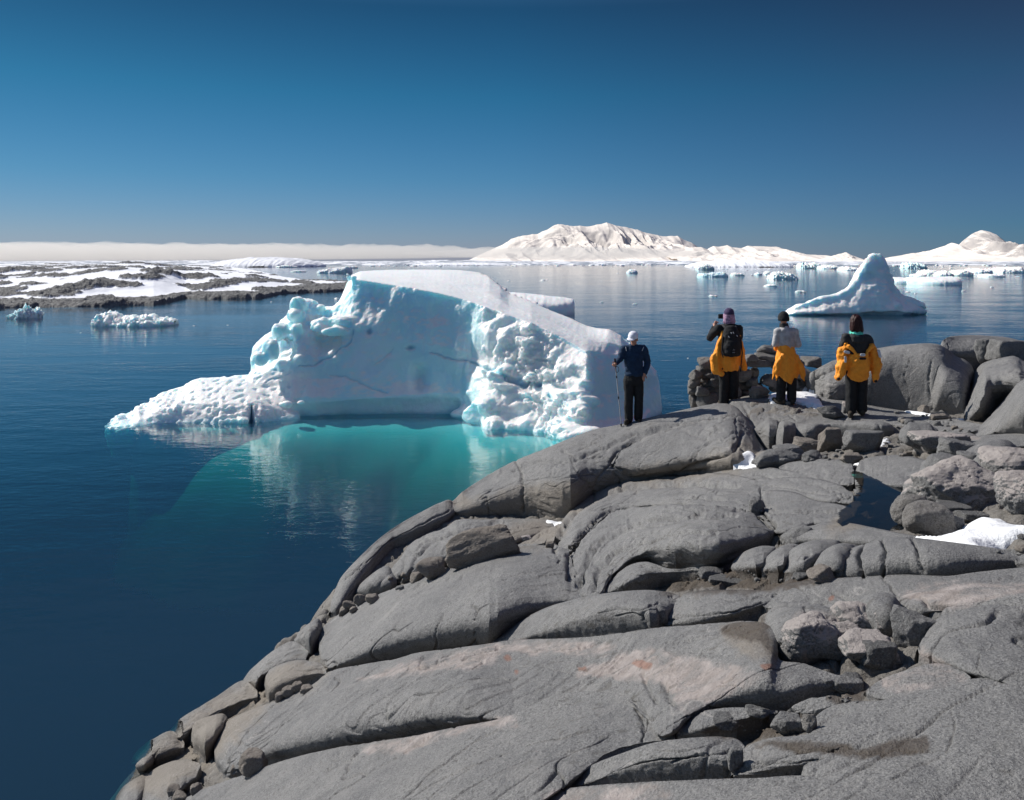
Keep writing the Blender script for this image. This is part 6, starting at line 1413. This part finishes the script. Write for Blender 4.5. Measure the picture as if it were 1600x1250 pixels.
# pole
tp = empty('trekking_pole', loc + Vector((-.25, -0.06, 0))); hl = Vector((-.385, -.21, 1.20)) - Vector((-.25, -.06, 0)); tipz = 0.0
tipw = Vector((-.25, -.06, 0)); zt_ = ground_at(loc.x + tipw.x, loc.y + tipw.y) - loc.z
tp.location = loc + Vector((tipw.x, tipw.y, zt_)); hl = Vector((-.385, -.205, 1.20)) - Vector((tipw.x, tipw.y, zt_))
tag(tp, 'thin silver trekking pole held by the walker in navy', 'trekking pole')
hn = hl.normalized()
piece('shaft', [cap_((0, 0, 0.02), tuple(hl), .0085, .011)], 'steel', tp, .005, 0, 0)
piece('grip', [cap_(tuple(hl - hn * 0.06), tuple(hl + hn * 0.09), .016, .019)], 'black', tp, .005, 1, 0)
piece('tip', [cap_((0, 0, 0.0), tuple(hn * .04), .012, .014), ell(tuple(hn * .05), (.03, .03, .008))], 'black', tp, .005, 1, 0)
for q_ in (0.45, 0.78): piece('clamp', [cap_(tuple(hl * q_), tuple(hl * q_ + hn * .03), .014, .014)], 'black', tp, .005, 0, 0)
ringp = [np.array(hl) + np.array([.03 + .035 * math.cos(a), -.01, -.11 + .06 * math.sin(a)]) for a in np.linspace(0, 2 * math.pi, 13)]
piece('wrist_strap', [cap_(ringp[i], ringp[i + 1], .005, .005) for i in range(12)], 'black', tp, .004, 0, 0)

for o_ in (p1, tp):
    o_.location = loc + (o_.location - loc) * 0.92; o_.scale = (0.92, 0.92, 0.92)
# 2 --- the photographer with a backpack
loc, Yp = person(1138, 628, 14.5, '')
A2 = [(-.085, 0, .085), (.10, .03, .09)]; A2 = plant(loc, A2); K2 = [(-.085, -.02, .47), (.10, 0, .47)]; hc = np.array([0.02, .03, 1.66])
body = head(hc, (-0.15, 1, 0)) + [cap_((0.01, 0, 1.42), (0.02, .02, 1.58), .058, .055), cap_((0, 0, .98), (0, 0, 1.32), .11, .14, .6), cap_((-.18, 0, 1.42), (.18, 0, 1.42), .055, .055)] + legs(.90, .085, K2, A2) \
  + mirror_chain([(-.19, 0, 1.42), (-.31, .10, 1.25), (-.215, .16, 1.47)], [.05, .042, .030]) + hand((-.222, .155, 1.46), (0.5, .4, 1), (-.6, -.6, .2), 1, .7) + mirror_chain([(.19, 0, 1.42), (.24, .16, 1.24), (.09, .26, 1.46)], [.05, .042, .03]) + hand((.095, .255, 1.45), (-.4, .2, 1), (.6, -.5, .2), -1, .7)
p2 = body_obj(body, loc, 'person in black with a big backpack and patterned head scarf, raising a camera')
piece('jumper', [ring_body([(0.90, 0, 0, .16, .12), (1.0, 0, 0, .17, .13), (1.2, 0, 0, .185, .135), (1.35, 0, 0, .20, .125), (1.43, 0, 0, .19, .105), (1.50, .01, 0, .10, .08), (1.54, .01, .01, .07, .07)]), cap_((-.18, 0, 1.43), (.19, 0, 1.43), .078, .078)]
  + mirror_chain([(-.19, 0, 1.43), (-.32, .09, 1.25), (-.235, .15, 1.42)], [.08, .072, .052]) + mirror_chain([(.195, 0, 1.43), (.25, .15, 1.25), (.10, .25, 1.43)], [.08, .07, .052]), 'black', p2, .010, 2, .010, 9, 11)
piece('trousers', [ring_body([(.74, 0, 0, .16, .12), (.84, 0, 0, .175, .13), (.96, 0, 0, .16, .12)])] + mirror_chain([(-.085, 0, .82), (-.085, -.02, .47), (-.085, 0, A2[0][2] + .03)], [.108, .094, .092]) + mirror_chain([(.09, 0, .82), (.10, 0, .47), (.10, .03, A2[1][2] + .03)], [.108, .094, .088]), 'black', p2, .010, 2, .010, 8, 12, dirn=(1, 1, .5))
boots(A2, [(-.25, 1, 0), (.2, 1, 0)], p2)
piece('tied_jacket', [ring_body([(.66, 0, -.03, .16, .12), (.64, 0, -.03, .17, .13), (.78, 0, -.03, .20, .155), (.92, 0, -.03, .195, .15), (1.02, 0, -.02, .18, .14), (1.08, 0, -.02, .17, .13)])]
  + mirror_chain([(-.17, -.06, 1.22), (-.20, -.07, 1.05), (-.265, -.06, .86), (-.235, -.07, .66), (-.16, -.09, .60)], [.042, .062, .088, .080, .050]) + mirror_chain([(.19, -.05, 1.28), (.21, -.06, 1.08), (.25, -.03, .88), (.285, -.04, .70)], [.045, .058, .070, .062])
  + mirror_chain([(-.13, -.09, 1.36), (-.16, -.09, 1.22)], [.03, .04]) + mirror_chain([(.12, -.09, 1.38), (.18, -.07, 1.26)], [.03, .045]), 'yellow', p2, .010, 2, .022, 8, 13, dirn=(1.3, 1.3, .7))
piece('sun_cap', [ring_body([(0, 0, 0, .094, .102), (.05, 0, 0, .094, .10), (.095, 0, 0, .07, .075), (.12, 0, 0, .03, .03)]), ring_body([(.0, 0, .10, .07, .07), (.012, 0, .10, .072, .072)])], 'purple', p2, .008, 2, .003, 14, 14, fn=lambda v: v + hc + np.array([0, -.01, .035]))
piece('head_scarf', [ring_body([(-.14, 0, -.02, .105, .075), (-.10, 0, -.015, .115, .085), (-.03, 0, 0, .106, .105), (.03, 0, 0, .098, .10), (.055, 0, 0, .090, .092)])], 'pink', p2, .009, 2, .012, 13, 15, fn=lambda v: v + hc)
bp = empty('backpack', loc + Vector((0.0, -.22, 0.95))); tag(bp, 'big black backpack worn by the walker with the head scarf', 'backpack')
sh = lambda z_: z_ - 0.95
piece('pack_body', [ring_body([(sh(.93), 0, 0, .11, .07), (sh(.96), 0, 0, .165, .10), (sh(1.10), 0, 0, .18, .115), (sh(1.28), 0, .01, .165, .105), (sh(1.40), 0, .03, .14, .085), (sh(1.48), 0, .05, .10, .06), (sh(1.50), 0, .06, .05, .04)]),
   ring_body([(sh(.97), 0, -.07, .10, .05), (sh(1.0), 0, -.08, .14, .06), (sh(1.14), 0, -.08, .14, .06), (sh(1.22), 0, -.07, .11, .05), (sh(1.24), 0, -.05, .05, .03)])], 'black', bp, .010, 2, .008, 11, 21)
for sx in (-1, 1):
    piece('shoulder_strap', mirror_chain([(sx * .10, .06, sh(1.46)), (sx * .115, .20, sh(1.50)), (sx * .13, .33, sh(1.38)), (sx * .15, .34, sh(1.2))], [.022, .022, .022, .018]), 'charcoal', bp, .009, 1, 0)
    piece('side_strap', mirror_chain([(sx * .165, -.02, sh(1.30)), (sx * .19, -.03, sh(1.0)), (sx * .16, -.03, sh(.66 if sx > 0 else .92))], [.012, .012, .010]), 'black', bp, .007, 0, 0)
# small grey emblem of curved bars with a word bar below, and zip pulls
piece('emblem', [cap_((-.022, -.142, sh(1.055)), (.02, -.142, sh(1.055)), .0045, .0045, .5), cap_((-.018, -.142, sh(1.068)), (.012, -.142, sh(1.075)), .0045, .0045, .5), cap_((-.006, -.142, sh(1.082)), (.022, -.142, sh(1.068)), .0045, .0045, .5), cap_((-.022, -.142, sh(1.022)), (.024, -.142, sh(1.022)), .005, .005, .5), cap_((-.018, -.142, sh(1.010)), (.02, -.142, sh(1.010)), .004, .004, .5)], 'silver', bp, .004, 0, 0)
for (a, b) in ((-.03, 1.38), (.01, 1.385), (-.075, 1.31), (.075, 1.33)): piece('zip_pull', [cap_((a, -.075, sh(b)), (a + .012, -.08, sh(b - .02)), .007, .007)], 'silver', bp, .005, 0, 0)
cm = empty('camera_body', loc + Vector((-.06, .24, 1.60))); tag(cm, 'black camera raised to the eyes by the walker with the backpack', 'camera')
piece('camera_housing', [ring_body([(0, 0, 0, .065, .035), (.01, 0, 0, .07, .04), (.075, 0, 0, .07, .04), (.085, 0, 0, .06, .035)])], 'black', cm, .006, 0, 0); piece('lens', [cap_((0, .03, .04), (0, .11, .04), .035, .037)], 'black', cm, .006, 0, 0)

# 3 --- grey jumper, dark beanie, yellow jacket round the waist
loc, Yp = person(1229, 633, 14.0, '')
A3 = [(-.10, 0, .085), (.085, -.02, .085)]; A3 = plant(loc, A3); K3 = [(-.095, -.01, .44), (.09, -.01, .44)]; hc = np.array([-.045, .02, 1.53])
body = head(hc, (0, 1, 0), .95) + [cap_((-.03, 0, 1.30), (-.045, .01, 1.45), .052, .05), cap_((-.01, 0, .95), (-.01, 0, 1.20), .10, .12, .6), cap_((-.16, 0, 1.31), (.14, 0, 1.31), .05, .05)] + legs(.84, .085, K3, A3, (.09, .075, .065)) \
  + mirror_chain([(-.17, 0, 1.30), (-.215, -.02, 1.08), (-.15, .20, 1.06)], [.045, .038, .028]) + hand((-.15, .2, 1.06), (.4, 1, .1), (0, -.1, 1), 1, .6) + mirror_chain([(.155, 0, 1.30), (.20, -.02, 1.07), (.12, .2, 1.06)], [.045, .038, .028]) + hand((.12, .2, 1.06), (-.4, 1, .1), (0, -.1, 1), -1, .6)
p3 = body_obj(body, loc, 'person in grey jumper and dark beanie with a yellow jacket tied round the waist')
piece('jumper', [ring_body([(.92, 0, 0, .135, .11), (1.0, -.005, 0, .14, .115), (1.12, -.01, 0, .155, .12), (1.24, -.01, 0, .168, .115), (1.32, -.015, 0, .15, .095), (1.38, -.03, 0, .085, .07), (1.41, -.035, 0, .06, .06)]), cap_((-.155, 0, 1.315), (.135, 0, 1.315), .065, .065)]
  + mirror_chain([(-.165, 0, 1.31), (-.215, -.02, 1.09), (-.155, .18, 1.06)], [.066, .056, .046]) + mirror_chain([(.15, 0, 1.31), (.20, -.02, 1.08), (.13, .18, 1.06)], [.066, .056, .046]), 'grey', p3, .010, 2, .008, 10, 31)
piece('trousers', [ring_body([(.70, 0, 0, .14, .11), (.84, 0, 0, .15, .115), (.95, 0, 0, .13, .10)])] + mirror_chain([(-.08, 0, .78), (-.095, -.01, .44), (-.10, 0, A3[0][2] + .03)], [.10, .083, .080]) + mirror_chain([(.08, 0, .78), (.09, -.01, .44), (.085, -.02, A3[1][2] + .03)], [.10, .083, .080]), 'black', p3, .010, 2, .008, 8, 32, dirn=(1, 1, .5))
boots(A3, [(-.5, .6, 0), (.1, 1, 0)], p3)
def flare(v):
    v = v.copy(); z_ = v[:, 2]; a = np.arctan2(v[:, 1], v[:, 0] - 0.0); v[:, 2] += sstep(.62, .45, z_) * (0.05 * np.cos(a * 3 + 1.6) + .02 * np.cos(a * 7)); return v
piece('tied_jacket', [ring_body([(.46, .0, -.01, .175, .14), (.45, 0, -.01, .19, .155), (.60, 0, -.01, .215, .17), (.75, 0, -.01, .205, .165), (.88, -.005, -.01, .180, .145), (.98, -.01, -.005, .158, .13), (1.06, -.01, 0, .145, .125), (1.07, -.01, 0, .12, .10)]),
   ] + mirror_chain([(-.10, -.13, .92), (-.19, -.10, .74), (-.235, -.08, .58), (-.275, -.08, .42)], [.03, .055, .05, .014]) + mirror_chain([(.16, -.08, .88), (.215, -.10, .72), (.245, -.10, .56), (.285, -.08, .41)], [.03, .055, .055, .014])
   + mirror_chain([(-.12, .15, 1.0), (.12, .15, 1.0)], [.05, .05]), 'yellow', p3, .010, 2, .022, 8, 33, dirn=(1.3, 1.3, .6), fn=flare)
piece('beanie', [ring_body([(-.035, 0, 0, .092, .10), (0, 0, 0, .098, .106), (.05, 0, 0, .096, .103), (.10, 0, 0, .075, .08), (.135, 0, 0, .035, .04), (.14, 0, 0, .02, .02)])], 'black', p3, .008, 2, .003, 16, 34, fn=lambda v: v + hc + np.array([0, 0, .005]))
piece('neck_warmer', [ring_body([(-.15, .01, -.01, .085, .08), (-.11, .005, 0, .078, .075), (-.07, 0, 0, .072, .075)])], 'charcoal', p3, .009, 2, .006, 16, 35, fn=lambda v: v + hc)

# 4 --- dark red hair, teal collar, yellow jacket hanging low
loc, Yp = person(1338, 651, 13.5, '')
A4 = [(-.09, 0, .085), (.085, -.01, .085)]; A4 = plant(loc, A4); K4 = [(-.09, -.01, .46), (.09, -.01, .46)]; hc = np.array([-.005, .02, 1.55])
body = head(hc, (-.25, 1, 0), .98) + [cap_((-.01, 0, 1.30), (-.005, .01, 1.46), .052, .05), cap_((0, 0, .96), (.02, 0, 1.22), .10, .13, .6), cap_((-.17, 0, 1.31), (.20, 0, 1.29), .05, .05)] + legs(.86, .085, K4, A4, (.095, .08, .07)) \
  + mirror_chain([(-.18, 0, 1.30), (-.26, .04, 1.04), (-.16, .22, 1.08)], [.048, .04, .028]) + hand((-.16, .22, 1.08), (.5, 1, .2), (0, -.2, 1), 1, .6) + mirror_chain([(.21, 0, 1.28), (.29, .04, 1.03), (.18, .22, 1.07)], [.048, .04, .028]) + hand((.18, .22, 1.07), (-.5, 1, .2), (0, -.2, 1), -1, .6)
p4 = body_obj(body, loc, 'person with dark red hair and teal collar, yellow jacket slipped down to the elbows')
piece('hoodie', [ring_body([(.88, 0, 0, .15, .115), (1.0, .01, 0, .16, .125), (1.16, .02, 0, .18, .13), (1.26, .02, 0, .19, .12), (1.33, .015, 0, .165, .10), (1.38, 0, 0, .10, .08), (1.41, 0, 0, .07, .07)]), cap_((-.17, 0, 1.31), (.20, 0, 1.29), .07, .07), ring_body([(1.22, -.01, -.10, .05, .03), (1.25, -.01, -.11, .10, .045), (1.33, -.01, -.09, .12, .05), (1.38, -.01, -.05, .09, .04)])]
  + mirror_chain([(-.175, 0, 1.31), (-.26, .04, 1.05), (-.17, .2, 1.08)], [.072, .062, .048]) + mirror_chain([(.205, 0, 1.28), (.29, .04, 1.04), (.19, .2, 1.07)], [.072, .062, .048]), 'charcoal', p4, .010, 2, .010, 9, 41)
piece('trousers', [ring_body([(.72, 0, 0, .15, .115), (.84, 0, 0, .155, .12), (.95, 0, 0, .14, .11)])] + mirror_chain([(-.085, 0, .80), (-.09, -.01, .46), (-.09, 0, A4[0][2] + .03)], [.104, .088, .086]) + mirror_chain([(.085, 0, .80), (.09, -.01, .46), (.085, -.01, A4[1][2] + .03)], [.104, .088, .086]), 'black', p4, .010, 2, .008, 8, 42, dirn=(1, 1, .5))
boots(A4, [(-.1, -.2, 0), (.15, 1, 0)], p4)
piece('low_jacket', [ring_body([(.60, .01, -.03, .09, .08), (.62, .01, -.03, .145, .115), (.74, .01, -.03, .185, .15), (.90, .01, -.03, .195, .16), (1.0, .01, -.03, .19, .155), (1.05, .01, -.03, .16, .13)])]
  + mirror_chain([(-.20, -.02, 1.19), (-.255, -.02, 1.06), (-.25, -.06, .92), (-.29, -.07, .74), (-.335, -.08, .655)], [.055, .082, .092, .082, .056]) + mirror_chain([(.235, -.02, 1.18), (.295, -.01, 1.04), (.30, -.04, .88), (.285, -.08, .72), (.265, -.09, .62)], [.055, .082, .092, .075, .055])
  + mirror_chain([(-.22, -.07, 1.20), (-.13, -.13, 1.13), (-.04, -.165, 1.03), (.01, -.17, 1.01)], [.03, .032, .032, .03]) + mirror_chain([(.25, -.07, 1.20), (.17, -.13, 1.14), (.08, -.165, 1.03), (.01, -.17, 1.01)], [.03, .032, .032, .03]), 'yellow', p4, .010, 1, .024, 9, 43)
for (a, b, c, d, r_) in [((-.235, -.125, 1.085), (-.185, -.135, 1.075), 0, 0, .026), ((-.252, -.165, 1.0), (-.25, -.168, .93), 0, 0, .022), ((.32, -.115, 1.10), (.34, -.125, 1.01), 0, 0, .026), ((-.01, -.215, 1.045), (.035, -.215, 1.045), 0, 0, .026)]:
    piece('reflective_patch', [cap_(a, b, r_, r_, .35)], 'silver', p4, .006, 1, 0)
piece('dark_label', [cap_((-.025, -.215, .985), (.05, -.215, .985), .022, .022, .5)], 'black', p4, .006, 1, 0)
for a in ((-.345, -.125, .640), (.262, -.135, .605)): piece('cuff_opening', [ell(a, (.030, .018, .026))], 'black', p4, .006, 1, 0)
piece('collar', [ring_body([(1.355, -.005, -.02, .11, .085), (1.37, -.005, -.02, .118, .09), (1.405, -.005, -.01, .105, .085), (1.42, -.005, 0, .09, .075)])], 'teal', p4, .008, 1, .012, 22, 44)
piece('hair', [ell(hc + (0, -.015, .035), (.098, .108, .112)), ring_body([(-.155, .005, -.055, .085, .05), (-.12, .005, -.05, .108, .075), (-.05, 0, -.04, .106, .085), (.03, 0, -.03, .10, .09), (.06, 0, -.03, .08, .07)]) ], 'hair', p4, .008, 2, .009, 12, 45, fn=lambda v: v, dirn=(1, 1, .35)) if False else None
hp = [ell((0, -.015, .035), (.098, .108, .112)), ring_body([(-.155, .005, -.055, .085, .05), (-.12, .005, -.05, .108, .075), (-.05, 0, -.04, .106, .085), (.03, 0, -.03, .10, .09), (.06, 0, -.03, .08, .07)])]
piece('hair', hp, 'hair', p4, .008, 2, .010, 14, 45, fn=lambda v: v + hc, dirn=(1.4, 1.4, .3))
